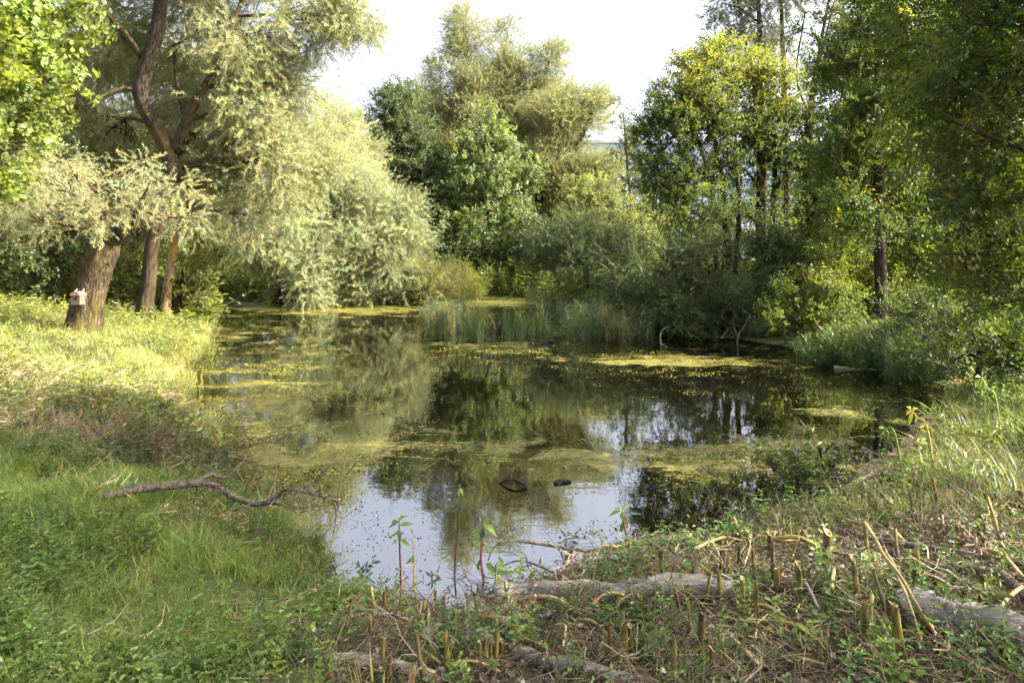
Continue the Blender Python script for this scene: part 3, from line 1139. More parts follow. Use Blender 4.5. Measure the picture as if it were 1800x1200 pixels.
tree("ash_tree", "slender sparse young tree against the sky right of the crooked willow", "tree", "alder",
     [S([(1112, 480, 36), (1110, 380, 36), (1104, 290, 36), (1096, 185, 36)], [9, 8, 6, 2])],
     [L(1090, 195, 36, 17, 20, cover=.8), L(1116, 232, 36, 22, 20, cover=.8), L(1098, 265, 36, 24, 24, cover=.7), L(1130, 285, 36, 22, 24, cover=.7), L(1112, 325, 36, 30, 26, cover=.9)],
     (0.10, 0.125, 0.045), M_BARK_GREY, size=1.1, cover=1.7, seed=13)
tree("willow_bush", "yellow green sunlit thicket below the blue building", "bush", "alder",
     [S([(1070, 480, 33), (1065, 420, 33), (1060, 360, 33)], [10, 8, 4])],
     [L(1040, 345, 33, 44, 30), L(1090, 365, 33, 52, 34), L(1130, 400, 33, 48, 36), L(1030, 395, 33, 55, 34), L(1080, 420, 32, 60, 36)],
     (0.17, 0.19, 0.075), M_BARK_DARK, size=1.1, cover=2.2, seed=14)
tree("willow_bush", "rounded grey green willow bush at the reeds' edge", "bush", "willow",
     [S([(1030, 515, 25), (1028, 470, 25), (1025, 430, 25)], [12, 9, 5])],
     [L(985, 425, 25, 52, 30), L(1040, 410, 25, 55, 28), L(1090, 440, 24.5, 50, 34), L(1020, 460, 24.5, 65, 30), L(960, 455, 25.5, 38, 28)],
     (0.066, 0.095, 0.036), M_BARK_DARK, size=.95, cover=2.2, droop=.1, seed=15)
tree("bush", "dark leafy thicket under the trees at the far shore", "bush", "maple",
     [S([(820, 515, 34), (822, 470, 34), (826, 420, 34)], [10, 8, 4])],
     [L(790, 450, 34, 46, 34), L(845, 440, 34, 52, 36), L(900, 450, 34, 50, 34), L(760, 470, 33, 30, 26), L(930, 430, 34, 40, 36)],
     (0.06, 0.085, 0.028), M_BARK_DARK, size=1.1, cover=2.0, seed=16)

# --- right bank
ALD_LOBES_A = [L(1160, 210, 20, 26, 30, cover=.7), L(1215, 120, 20.3, 24, 24, cover=.7, col=(0.19, 0.21, 0.04)), L(1280, 90, 20.5, 24, 24, cover=.6, col=(0.19, 0.21, 0.04)), L(1150, 290, 20, 24, 34, cover=.6), L(1195, 170, 20, 45, 45, col=(0.16, 0.175, 0.028)), L(1250, 130, 20.5, 45, 40, col=(0.19, 0.21, 0.04)), L(1180, 240, 20, 48, 46), L(1245, 215, 20, 60, 50), L(1175, 320, 20, 42, 50, cover=.8), L(1235, 300, 19.5, 62, 46, cover=.6), L(1215, 375, 19.5, 62, 36, cover=.6)]  # upper lobes coloured yellower and brighter to stand in for sun on them
tree("alder_tree", "alder with a clump of thin dark stems and a top tinted sunlit yellow", "tree", "alder",
     [S([(1283, 560, 20), (1280, 450, 20), (1275, 350, 20), (1255, 220, 20), (1250, 110, 20)], [16, 13, 11, 7, 3]),
      S([(1270, 550, 20), (1258, 420, 20), (1248, 330, 20), (1215, 200, 20)], [11, 9, 7, 3]),
      S([(1290, 550, 20), (1297, 420, 20), (1296, 320, 20), (1290, 200, 20)], [10, 9, 7, 3])],
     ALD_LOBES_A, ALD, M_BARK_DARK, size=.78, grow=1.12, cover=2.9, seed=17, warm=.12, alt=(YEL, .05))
tree("alder_tree", "alder with the thickest straight trunk, top leaves tinted yellow as if sunlit", "tree", "alder",
     [S([(1338, 560, 20.6), (1336, 440, 20.6), (1338, 300, 20.6), (1330, 180, 20.6), (1322, 90, 20.6)], [20, 18, 15, 8, 3]),
      S([(1352, 550, 20.8), (1356, 420, 20.8), (1362, 280, 20.8), (1350, 180, 20.8)], [12, 10, 8, 3])],
     [L(1310, 125, 20.6, 48, 38, col=(0.19, 0.21, 0.04)), L(1355, 165, 20.6, 45, 40, col=(0.16, 0.175, 0.028)), L(1310, 210, 20.6, 50, 50), L(1370, 240, 21, 50, 50), L(1315, 300, 20.2, 55, 46, cover=.5), L(1370, 320, 20.8, 50, 50, cover=.3), L(1310, 375, 20, 58, 34, cover=.4)],  # top lobes get a paler yellow that stands for sunlight
     ALD, M_BARK_DARK, size=.78, grow=1.1, cover=2.7, seed=18, warm=.12, alt=(YEL, .05))
tree("alder_tree", "alder leaning right with a slanting dark stem among the right bank trees", "tree", "alder",
     [S([(1395, 540, 21), (1412, 430, 21), (1440, 330, 21), (1462, 250, 21), (1480, 160, 21)], [12, 11, 9, 6, 3]),
      S([(1420, 420, 21), (1412, 300, 21), (1425, 180, 21), (1450, 80, 21.5), (1470, 0, 22)], [8, 7, 6, 5, 3])],
     [L(1410, 250, 21, 46, 50, cover=.6), L(1450, 300, 21, 44, 50, cover=.8), L(1480, 190, 21, 46, 50, cover=.8), L(1430, 370, 21, 50, 36, cover=.8), L(1465, 120, 21, 42, 46, cover=.7)],
     ALD, M_BARK_DARK, size=.78, grow=1.05, cover=2.2, seed=19, warm=.12)
tree("poplar_tree", "tall airy grey green tree rising above the yellow topped alders", "tree", "willow",
     [S([(1340, 470, 28), (1342, 300, 28), (1336, 150, 28), (1335, 0, 28), (1330, -140, 28)], [14, 12, 10, 7, 3]),
      S([(1385, 470, 28.5), (1380, 250, 28.5), (1376, 100, 28.5), (1372, -60, 28.5)], [12, 10, 8, 4])],
     [L(1262, 65, 28, 36, 40, cover=.8), L(1290, 10, 28, 48, 44, cover=.8), L(1340, 40, 28, 50, 46, cover=.8), L(1300, -70, 28, 60, 50, cover=.9), L(1370, -40, 28, 60, 60, cover=.9), L(1390, 70, 28.5, 40, 40, cover=.6), L(1310, 90, 28, 48, 30, cover=.8)],
     (0.10, 0.115, 0.055), M_BARK_DARK, size=1.2, cover=2.0, droop=.3, seed=20)
tree("poplar_tree", "thin bare legged tree leaning right, leaves only near the top edge", "tree", "alder",
     [S([(1400, 500, 26), (1418, 330, 26), (1432, 150, 26), (1452, 30, 26), (1480, -110, 26)], [9, 8, 7, 5, 2]),
      S([(1425, 210, 26), (1400, 130, 26), (1415, 20, 26)], [4, 3, 2])],
     [L(1430, 60, 26, 36, 36, cover=.35), L(1480, 20, 26, 42, 36, cover=.5), L(1470, -60, 26, 60, 50, cover=.7), L(1440, 150, 26, 34, 34, cover=.3)],
     (0.075, 0.095, 0.03), M_BARK_DARK, size=1.0, cover=1.9, seed=21)
tree("maple_tree", "dark maple with a straight black trunk above the right bank reeds", "tree", "alder",
     [S([(1549, 570, 16), (1548, 470, 16), (1546, 360, 16), (1540, 200, 16), (1545, 40, 16)], [22, 20, 18, 12, 5]),
      S([(1546, 400, 16), (1500, 330, 15.5), (1460, 260, 15.2)], [8, 6, 3])],
     [L(1500, 110, 16, 55, 60, cover=.8), L(1545, 30, 16, 70, 70), L(1580, 150, 16, 60, 60), L(1510, 215, 16, 55, 50), L(1480, 290, 16, 50, 46), L(1555, 290, 16, 62, 50), L(1500, 370, 15.5, 60, 38), L(1580, 400, 16, 60, 40), L(1620, 40, 16, 60, 60), L(1545, -60, 16, 80, 50)],
     (0.06, 0.088, 0.016), M_BARK_DARK, size=.85, cover=2.5, seed=22, warm=.15, alt=(YEL, .06))
tree("maple_tree", "backlit green tree with a thin dark trunk deeper in the right bank", "tree", "alder",
     [S([(1708, 560, 17), (1706, 470, 17), (1702, 400, 17), (1700, 250, 17)], [18, 16, 14, 6])],
     [L(1640, 330, 17.5, 70, 60), L(1720, 300, 17.5, 80, 70), L(1650, 440, 17.5, 60, 44), L(1740, 430, 17.5, 70, 50), L(1680, 200, 17.5, 90, 70), L(1600, 470, 18, 50, 36), L(1790, 200, 17, 80, 90)],
     (0.08, 0.11, 0.018), M_BARK_DARK, size=.95, cover=2.4, seed=23, warm=.2)
tree("hornbeam_tree", "near leafy hornbeam reaching in from the right edge in layered sprays", "tree", "beech",
     [S([(2120, 850, 8.4), (2110, 560, 8.4), (2080, 250, 8.4), (2040, 0, 8.4), (2000, -250, 8.6)], [70, 60, 50, 36, 16]),
      S([(2085, 290, 8.4), (1950, 190, 8.3), (1800, 140, 8.4), (1680, 150, 8.8)], [22, 16, 11, 4]),
      S([(2095, 430, 8.4), (1960, 320, 8), (1820, 270, 7.8), (1700, 225, 7.8), (1640, 190, 8)], [18, 14, 10, 6, 3]),
      S([(2100, 560, 8.4), (1960, 470, 8.6), (1830, 430, 8.8), (1740, 440, 9)], [18, 13, 8, 3])],
     [L(1650, 60, 9.2, 80, 66), L(1740, 20, 8.6, 90, 80), L(1800, 120, 8, 90, 76), L(1690, 150, 8.6, 80, 54, cover=.9), L(1630, 220, 9, 56, 42, cover=.7), L(1760, 240, 8, 90, 60, cover=.9), L(1690, 320, 8.6, 74, 46, cover=.8),
      L(1790, 350, 8, 80, 60), L(1730, 420, 8.6, 70, 48, cover=.8), L(1800, 480, 8, 70, 56), L(1740, 530, 8.8, 56, 40, cover=.7), L(1880, 250, 8.4, 110, 110, cover=.4), L(1900, 0, 8.4, 150, 130, cover=.4), L(1800, -140, 9, 190, 120, cover=.6), L(1900, 480, 8.4, 110, 90, cover=.4),
      L(2000, -200, 9, 260, 160), L(1720, -230, 9.5, 160, 90)]
     + [(np.array(c), np.array(r), {"cover": .42}) for c, r in (((8.8, 6.4, 8.6), (2.0, 1.6, 1.2)), ((7.6, 4.2, 7.6), (1.8, 1.5, 1.0)), ((9.6, 4.6, 9.0), (1.9, 1.7, 1.2)), ((8.4, 2.4, 7.0), (1.9, 1.6, 1.1)),  # unseen upper crown lobes, added out of frame to shade the near left bank
                                                               ((9.8, 2.6, 8.6), (1.8, 1.6, 1.2)), ((8.2, 1.0, 6.6), (1.7, 1.4, 1.1)), ((9.8, 0.8, 8.0), (1.8, 1.5, 1.2)), ((10.4, 5.6, 7.4), (1.6, 1.6, 1.2)),
                                                               ((8.4, 4.0, 10.2), (1.9, 1.6, .9)), ((9.6, 2.4, 10.4), (1.9, 1.6, 1.0)), ((8.0, 1.4, 9.0), (1.8, 1.4, 1.0)), ((9.2, 5.0, 10.4), (1.6, 1.2, .9)), ((8.6, 6.0, 10.8), (1.8, 1.1, .9)), ((10.2, 6.0, 11.6), (1.6, 1.1, .9)))],
     BEE, M_BARK_DARK, size=.85, cover=3.0, droop=.1, seed=24, warm=.22, alt=(YEL, .05), limb_r=.04)
tree("willow_bush", "dark willow thicket overhanging the water behind the reeds", "bush", "willow",
     [S([(1215, 590, 18.5), (1212, 540, 18.5), (1205, 480, 18.5)], [12, 10, 5]),
      S([(1260, 590, 18.5), (1265, 530, 18.5), (1270, 450, 18.5)], [9, 7, 4])],
     [L(1110, 475, 19, 56, 38), L(1170, 455, 19, 52, 36), L(1140, 525, 18.4, 50, 42), L(1205, 510, 18.2, 56, 44), L(1250, 470, 18.6, 56, 46), L(1265, 545, 18, 56, 38), L(1210, 565, 17.8, 46, 28), L(1310, 500, 18.5, 44, 50), L(1325, 565, 17.8, 36, 28)],
     (0.045, 0.072, 0.022), M_BARK_DARK, size=.9, cover=2.5, droop=.15, seed=25)
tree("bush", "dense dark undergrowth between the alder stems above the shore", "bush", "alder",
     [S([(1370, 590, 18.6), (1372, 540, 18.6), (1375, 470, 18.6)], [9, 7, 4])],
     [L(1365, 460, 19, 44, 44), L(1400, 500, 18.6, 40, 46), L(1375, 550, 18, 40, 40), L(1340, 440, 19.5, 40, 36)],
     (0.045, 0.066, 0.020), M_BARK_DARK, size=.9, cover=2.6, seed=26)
tree("bush", "rounded light green bush beside the right bank reeds", "bush", "alder",
     [S([(1440, 612, 15), (1438, 570, 15), (1432, 520, 15)], [8, 6, 3])],
     [L(1425, 515, 15, 46, 34), L(1395, 560, 14.8, 42, 34), L(1450, 555, 14.8, 44, 38), L(1425, 585, 14.6, 50, 22), L(1470, 525, 15.2, 26, 26)],
     (0.105, 0.135, 0.024), M_BARK_DARK, size=.75, cover=2.6, seed=27, warm=.2)
tree("bush", "sunlit yellow green undergrowth behind the black maple trunk", "bush", "alder",
     [S([(1520, 590, 20), (1520, 540, 20), (1525, 480, 20)], [8, 6, 3])],
     [L(1480, 480, 20, 50, 40), L(1530, 510, 20, 50, 40), L(1600, 500, 20, 60, 44), L(1660, 520, 20, 50, 40)],
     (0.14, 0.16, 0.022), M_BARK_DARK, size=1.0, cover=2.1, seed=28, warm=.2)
tree("bush", "leafy bramble thicket on the right bank below the hornbeam sprays", "bush", "beech",
     [S([(1720, 660, 11), (1715, 610, 11), (1705, 560, 11)], [10, 8, 4])],
     [L(1620, 560, 12.5, 56, 36), L(1690, 560, 11.5, 60, 40), L(1760, 590, 10.5, 66, 46), L(1700, 620, 10.8, 60, 36), L(1790, 650, 9.8, 60, 44), L(1560, 555, 13.5, 50, 30)],
     (0.05, 0.073, 0.017), M_BARK_DARK, size=.65, cover=2.2, seed=29, warm=.2)

tree("poplar_tree", "dark broad crowned tree standing behind the maple and hornbeam on the right", "tree", "alder",
     [S([(1620, 540, 21.5), (1622, 400, 21.5), (1618, 200, 21.5), (1612, 60, 21.5)], [22, 20, 14, 5])],
     [L(1660, 60, 21.5, 90, 60), L(1590, 120, 21.5, 80, 70), L(1650, 190, 21.5, 80, 60), L(1610, 280, 21, 70, 60), L(1540, 230, 21.5, 60, 60), L(1700, 120, 21, 80, 80)],
     (0.075, 0.105, 0.018), M_BARK_DARK, size=1.15, cover=2.4, seed=36)
tree("poplar_tree", "tall tree with fine grey green leaves behind the dark maple", "tree", "alder",
     [S([(1500, 540, 24), (1502, 400, 24), (1506, 200, 24), (1510, 20, 24)], [16, 14, 12, 4])],
     [L(1515, 50, 24, 60, 60, cover=.6), L(1500, 140, 24, 56, 60), L(1530, 240, 24, 60, 60), L(1490, 330, 24, 56, 56), L(1560, 350, 24, 56, 56), L(1490, 430, 23.5, 56, 40)],
     (0.085, 0.115, 0.03), M_BARK_DARK, size=1.1, cover=2.3, seed=37)
tree("willow_tree", "pale feathery tree filling the gap between the dark alder and the tallest tree", "tree", "willow",
     [S([(770, 505, 46), (770, 400, 46), (765, 280, 46), (760, 200, 46)], [14, 12, 8, 3])],
     [L(745, 165, 46, 34, 28), L(715, 205, 46, 36, 34), L(755, 215, 46, 44, 36), L(790, 235, 46, 44, 40), L(735, 290, 46, 44, 44), L(790, 320, 46, 50, 46), L(760, 380, 46, 56, 46), L(820, 380, 46, 56, 46)],
     (0.20, 0.22, 0.10), M_BARK_DARK, size=1.2, cover=2.4, droop=.1, seed=38)
tree("willow_tree", "yellowish broad tree low behind the crooked willow at the far end", "tree", "willow",
     [S([(980, 505, 46), (980, 420, 46), (975, 330, 46)], [14, 12, 6])],
     [L(1005, 215, 46, 36, 30), L(960, 170, 46, 44, 36), L(930, 300, 46, 56, 44), L(990, 340, 46, 60, 44), L(940, 380, 46, 60, 46), L(1010, 390, 45, 60, 44), L(885, 250, 47, 50, 44), L(960, 430, 45, 60, 40), L(890, 330, 46, 50, 50)],
     (0.19, 0.20, 0.075), M_BARK_DARK, size=1.2, cover=2.4, droop=.1, seed=39)
# --- left undergrowth
tree("bush", "dark shrub left of the thick leaning willow trunk", "bush", "alder",
     [S([(60, 530, 18), (62, 500, 18), (66, 450, 18)], [9, 7, 3])],
     [L(30, 460, 18, 60, 36), L(95, 470, 18, 50, 36), L(150, 440, 20, 50, 44), L(60, 420, 19, 70, 36)],
     (0.06, 0.085, 0.024), M_BARK_DARK, size=1.0, cover=2.1, seed=30)
tree("bush", "bright sunlit bushes filling the gap behind the two willow trunks", "bush", "alder",
     [S([(150, 520, 25), (152, 480, 25), (156, 420, 25)], [9, 7, 3])],
     [L(60, 420, 25, 60, 40), L(130, 400, 26, 60, 44), L(210, 420, 25, 50, 44), L(270, 400, 26, 50, 50), L(90, 480, 24, 60, 26), L(200, 490, 24, 50, 28), L(0, 440, 25, 60, 50), L(330, 410, 26, 40, 46)],
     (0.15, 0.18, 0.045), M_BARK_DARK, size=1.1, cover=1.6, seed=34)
tree("bush", "light leafy shrub right of the slim ochre trunk at the shore", "bush", "alder",
     [S([(320, 530, 19), (320, 500, 19), (322, 470, 19)], [7, 5, 3])],
     [L(318, 490, 19, 40, 38), L(350, 470, 20, 36, 32), L(225, 480, 19.5, 36, 48), L(345, 515, 19, 26, 18)],
     (0.16, 0.175, 0.05), M_BARK_DARK, size=.9, cover=2.0, seed=31)
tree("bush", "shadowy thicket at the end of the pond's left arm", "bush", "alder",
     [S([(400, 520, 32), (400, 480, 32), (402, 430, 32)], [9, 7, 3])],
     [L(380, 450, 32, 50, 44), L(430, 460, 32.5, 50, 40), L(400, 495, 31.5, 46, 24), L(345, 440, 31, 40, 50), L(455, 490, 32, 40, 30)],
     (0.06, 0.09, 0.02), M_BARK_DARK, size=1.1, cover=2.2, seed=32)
tree("bush", "pale sunlit sapling clump at the far shore beside the reeds", "bush", "willow",
     [S([(745, 522, 27), (745, 500, 27), (748, 470, 27)], [5, 4, 2])],
     [L(745, 495, 27, 30, 26), L(775, 500, 27.5, 26, 22), L(800, 490, 29, 24, 30, cover=.6)],
     (0.21, 0.22, 0.07), M_BARK_GREY, size=1.0, cover=2.2, droop=-.2, seed=33)

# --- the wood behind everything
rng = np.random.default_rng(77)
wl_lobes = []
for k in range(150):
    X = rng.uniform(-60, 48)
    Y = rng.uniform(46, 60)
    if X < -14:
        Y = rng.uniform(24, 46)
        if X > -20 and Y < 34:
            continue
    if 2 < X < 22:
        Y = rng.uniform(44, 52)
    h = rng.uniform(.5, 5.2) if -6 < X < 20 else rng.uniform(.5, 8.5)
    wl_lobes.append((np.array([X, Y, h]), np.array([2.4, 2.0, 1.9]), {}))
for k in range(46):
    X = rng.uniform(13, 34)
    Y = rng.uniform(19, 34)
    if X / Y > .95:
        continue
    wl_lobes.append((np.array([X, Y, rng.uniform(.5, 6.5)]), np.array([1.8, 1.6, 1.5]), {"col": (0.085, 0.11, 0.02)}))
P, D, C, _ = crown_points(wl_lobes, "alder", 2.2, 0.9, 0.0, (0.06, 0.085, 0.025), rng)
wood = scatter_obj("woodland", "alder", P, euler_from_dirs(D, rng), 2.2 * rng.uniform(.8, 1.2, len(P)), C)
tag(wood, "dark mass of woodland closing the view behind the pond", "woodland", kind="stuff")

# ------------------------------------------------------------------ pale blue building seen through gaps in the trees
def facade_mat():
    return plain_mat("blue_render", [(0.35, (0.30, 0.39, 0.56)), (0.65, (0.36, 0.45, 0.62))], nscale=.6, rough=.85)


M_WALL = facade_mat()
M_GLASS = plain_mat("window_glass", [(0.3, (0.05, 0.08, 0.14)), (0.7, (0.09, 0.13, 0.22))], nscale=.7, rough=.12, spec=.6)
M_FRAME = plain_mat("window_frame", [(0.3, (0.6, 0.62, 0.66)), (0.7, (0.7, 0.72, 0.75))], rough=.6)
M_ROOF = plain_mat("roof_edge", [(0.3, (0.25, 0.28, 0.34)), (0.7, (0.32, 0.35, 0.42))], rough=.7)
BY = 78.0
bx0, bx1 = at(985, 0, BY)[0], at(1480, 0, BY)[0]
btop = at(0, 252, BY)[2]
b_e = empty("apartment_building", ((bx0 + bx1) / 2, BY, 0.9))
tag(b_e, "long pale blue flat roofed building seen through gaps in the trees", "building")
mb = MB()
mb.box(((bx0 + bx1) / 2, BY + 6, (btop + .5) / 2), ((bx1 - bx0) / 2, 6, (btop - .5) / 2))
mb.build("wall", M_WALL, b_e, smooth=False)
mb = MB()
mb.box(((bx0 + bx1) / 2, BY + 6, btop + .15), ((bx1 - bx0) / 2 + .3, 6.3, .15))
mb.build("roof", M_ROOF, b_e, smooth=False)
wpane = wfr = None
for r in range(4):
    for c in range(12):
        X = bx0 + (bx1 - bx0) * (c + .5) / 12
        Z = btop - 2.0 - 2.9 * r
        if wpane is None:
            mb = MB()
            mb.box((X, BY - .02, Z), (.75, .04, .85))
            wfr = mb.build("window", M_FRAME, b_e, smooth=False)
            base_loc = (X, Z)
            mb = MB()
            mb.box((X - .36, BY - .05, Z), (.31, .03, .75))
            mb.box((X + .36, BY - .05, Z), (.31, .03, .75))
            wpane = mb.build("pane", M_GLASS, None, smooth=False)
            wpane.data.transform(mathutils.Matrix.Translation(-b_e.location))
            wpane.parent = wfr
        else:
            f2 = wfr.copy()
            link(f2)
            f2.location = (X - base_loc[0], 0, Z - base_loc[1])
            p2 = wpane.copy()
            link(p2)
            p2.parent = f2

# ------------------------------------------------------------------ ground cover
def scatter_ground(name, label, kind, n, xr, yr, dens, col, size, seed, cat="grass", lift=0.0, lean=.25, alt=None, water=False, amt=.2, warm=.15, zmin=.0):
    rng = np.random.default_rng(seed)
    x = rng.uniform(*xr, n * 4)
    y = rng.uniform(*yr, n * 4)
    d = pond_dist(x, y)
    pr = dens(x, y, d)
    ok = rng.uniform(size=len(x)) < pr
    x, y, d = x[ok][:n], y[ok][:n], d[ok][:n]
    z = ground_z(x, y)
    z = np.maximum(z, -0.02) if water else z
    if not water:
        k = z > zmin
        x, y, z = x[k], y[k], z[k]
    m = len(x)
    D = np.stack([rng.normal(0, lean, m), rng.normal(0, lean, m), np.ones(m)], 1)
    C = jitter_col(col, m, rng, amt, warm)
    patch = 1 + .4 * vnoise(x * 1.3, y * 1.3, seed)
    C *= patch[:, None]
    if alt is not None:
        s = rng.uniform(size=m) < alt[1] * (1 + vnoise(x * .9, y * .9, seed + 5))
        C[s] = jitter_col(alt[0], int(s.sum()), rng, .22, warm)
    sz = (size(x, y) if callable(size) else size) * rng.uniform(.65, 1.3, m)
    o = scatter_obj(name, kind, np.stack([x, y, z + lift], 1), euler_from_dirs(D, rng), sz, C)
    tag(o, label, cat, kind="stuff")
    return o


STRAWC = (0.33, 0.265, 0.18)
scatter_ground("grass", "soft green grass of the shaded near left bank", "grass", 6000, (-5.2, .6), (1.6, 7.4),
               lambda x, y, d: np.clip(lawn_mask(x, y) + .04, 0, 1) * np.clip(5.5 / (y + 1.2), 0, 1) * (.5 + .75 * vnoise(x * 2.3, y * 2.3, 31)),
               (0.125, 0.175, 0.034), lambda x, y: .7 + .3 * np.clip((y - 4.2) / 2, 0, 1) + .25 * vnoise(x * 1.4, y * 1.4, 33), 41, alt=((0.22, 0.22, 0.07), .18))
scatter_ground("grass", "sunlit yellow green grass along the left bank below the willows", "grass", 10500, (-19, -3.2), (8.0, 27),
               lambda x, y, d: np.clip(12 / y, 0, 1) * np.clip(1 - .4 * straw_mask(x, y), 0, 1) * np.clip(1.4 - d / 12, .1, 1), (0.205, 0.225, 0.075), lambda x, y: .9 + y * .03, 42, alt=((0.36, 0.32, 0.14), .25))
scatter_ground("grass", "grass fringing the far shore of the pond", "grass", 2800, (-18, 9), (20, 40),
               lambda x, y, d: np.clip(1.1 - d / 7, 0, 1), (0.13, 0.16, 0.035), 3.0, 43)
scatter_ground("grass", "tall rank grass of the right bank by the water", "grass", 3800, (1.2, 10.5), (5.2, 15),
               lambda x, y, d: np.clip(1.05 - np.abs(d - 2.4) / 2.2, 0, 1) * np.clip((d - .15) / .7, 0.02, 1), (0.115, 0.145, 0.035), lambda x, y: 1.15 + .9 * np.clip((x - 3) / 3, 0, 1) + .4 * vnoise(x, y, 35), 44, alt=((0.28, 0.24, 0.09), .14))
scatter_ground("grass", "thin grass coming up between the cut stalks on the near right", "grass", 480, (-1.2, 5), (1.7, 6.6),
               lambda x, y, d: (1 - lawn_mask(x, y)) * np.clip(.35 + .9 * vnoise(x * 1.6, y * 1.6, 37), .05, 1), (0.10, 0.15, 0.03), .75, 45)
scatter_ground("weeds", "low leafy weeds in the grass of the near left bank", "herb", 2000, (-5, .5), (1.7, 7.2),
               lambda x, y, d: lawn_mask(x, y) * np.clip(.15 + 1.2 * vnoise(x * 1.1, y * 1.1, 38) + .5 * np.clip((3.6 - y), 0, 1), .03, 1), (0.10, 0.15, 0.035), .7, 46, "weeds")
scatter_ground("weeds", "nettles and ground ivy among the cut stalks on the near right", "herb", 520, (-1.0, 5.2), (1.7, 7),
               lambda x, y, d: (1 - lawn_mask(x, y)) * np.clip(.25 + 1.1 * vnoise(x * 1.3, y * 1.3, 39), .05, 1), (0.10, 0.155, 0.045), .8, 47, "weeds")
scatter_ground("weeds", "dark tangled weeds on the shaded slope above the near left grass", "herb", 1500, (-8, -2.6), (6.2, 9.4),
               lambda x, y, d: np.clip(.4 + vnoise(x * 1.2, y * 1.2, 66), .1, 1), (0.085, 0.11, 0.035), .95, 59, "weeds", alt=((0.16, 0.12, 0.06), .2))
scatter_ground("straw", "odd dead stems lying in the grass of the near left bank", "straw", 260, (-5, .3), (1.7, 7),
               lambda x, y, d: lawn_mask(x, y) * np.clip(.1 + 1.3 * vnoise(x * .9, y * .9, 58), .02, 1), (0.28, 0.22, 0.12), .7, 57, "litter", amt=.35)
scatter_ground("weeds", "sunlit herbs crowding the left bank under the willows", "herb", 2800, (-19, -3.4), (7.6, 26),
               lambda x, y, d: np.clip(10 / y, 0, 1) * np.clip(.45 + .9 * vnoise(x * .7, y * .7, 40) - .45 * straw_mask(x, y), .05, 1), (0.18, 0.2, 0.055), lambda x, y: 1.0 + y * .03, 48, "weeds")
scatter_ground("weeds", "leafy weeds crowding the right bank below the trees", "herb", 2200, (2, 11), (6, 20),
               lambda x, y, d: np.clip(1.1 - d / 6, .1, 1) * np.clip(.5 + .9 * vnoise(x * .7, y * .7, 41), .1, 1) * np.clip((d - .2) / .8, .02, 1), (0.10, 0.135, 0.03), 1.25, 49, "weeds")
scatter_ground("weeds", "shadowy undergrowth on the woodland floor beyond the far shore", "herb", 6000, (-22, 16), (19, 46),
               lambda x, y, d: np.clip(1.2 - d / 14, .15, 1), (0.10, 0.13, 0.03), 4.0, 50, "weeds")
scatter_ground("straw", "dead stems and shreds littering the cut bank on the near right", "straw", 2200, (-1.4, 6.5), (1.6, 7.6),
               lambda x, y, d: (1 - .97 * lawn_mask(x, y)) * np.clip(5 / (y + 1), 0, 1), (0.185, 0.145, 0.085), .8, 51, "litter", alt=((0.08, 0.06, 0.045), .4), amt=.4)
scatter_ground("straw", "pale flattened straw on the sunny left bank", "straw", 2900, (-11, -3.0), (6.3, 13.5),
               lambda x, y, d: straw_mask(x, y), STRAWC, .85, 52, "litter", alt=((0.13, 0.09, 0.06), .3), amt=.3)
scatter_ground("dead_leaves", "brown and grey dead leaves strewn over the near right bank", "deadleaf", 2500, (-1.4, 6), (1.6, 7.4),
               lambda x, y, d: (1 - .96 * lawn_mask(x, y)) * np.clip(5 / (y + 1), 0, 1), (0.09, 0.07, 0.048), .75, 53, "leaves", alt=((0.25, 0.22, 0.17), .3), amt=.4)
scatter_ground("dead_leaves", "dead leaves and chaff on the left bank above the grass", "deadleaf", 1100, (-9, -2.6), (6.2, 11),
               lambda x, y, d: straw_mask(x, y), (0.15, 0.11, 0.065), 1.1, 54, "leaves", alt=((0.3, 0.25, 0.17), .3), amt=.35)
scatter_ground("brushwood", "dark tangle of dead brushwood at the top of the near left grass", "deadtwig", 260, (-5.6, -2.4), (6.3, 8.6),
               lambda x, y, d: np.exp(-((x + 3.7) / 1.1) ** 2 - ((y - 7.2) / .75) ** 2), (0.11, 0.085, 0.06), .7, 55, "brushwood", lean=1.3, amt=.35)
scatter_ground("brushwood", "fine dead twigs tangled over the right hand bank", "deadtwig", 420, (1.3, 6.0), (4.6, 8.6),
               lambda x, y, d: np.clip(1 - np.abs(d - 1.3) / 1.0, .03, 1), (0.10, 0.075, 0.05), .6, 56, "brushwood", lean=1.2, amt=.35)
rngw = np.random.default_rng(5)


def scatter_float():
    n = 2800
    x = rngw.uniform(-6, 6, n * 2)
    y = 4.6 + rngw.uniform(0, 1, n * 2) ** 1.6 * 14
    k = (pond_dist(x, y) < -.05) & (rngw.uniform(size=n * 2) < np.clip(.25 + .9 * vnoise(x * 1.1, y * 1.6, 61), .03, 1))
    x, y = x[k][:n], y[k][:n]
    m = len(x)
    D = np.stack([rngw.normal(0, .02, m), rngw.normal(0, .02, m), np.ones(m)], 1)
    C = jitter_col((0.10, 0.09, 0.035), m, rngw, .45, .2)
    o = scatter_obj("floating_leaves", "deadleaf", np.stack([x, y, np.full(m, -.006)], 1), euler_from_dirs(D, rngw), rngw.uniform(.2, .5, m), C)
    tag(o, "scraps of leaf and weed floating on the pond", "leaves", kind="stuff")


scatter_float()


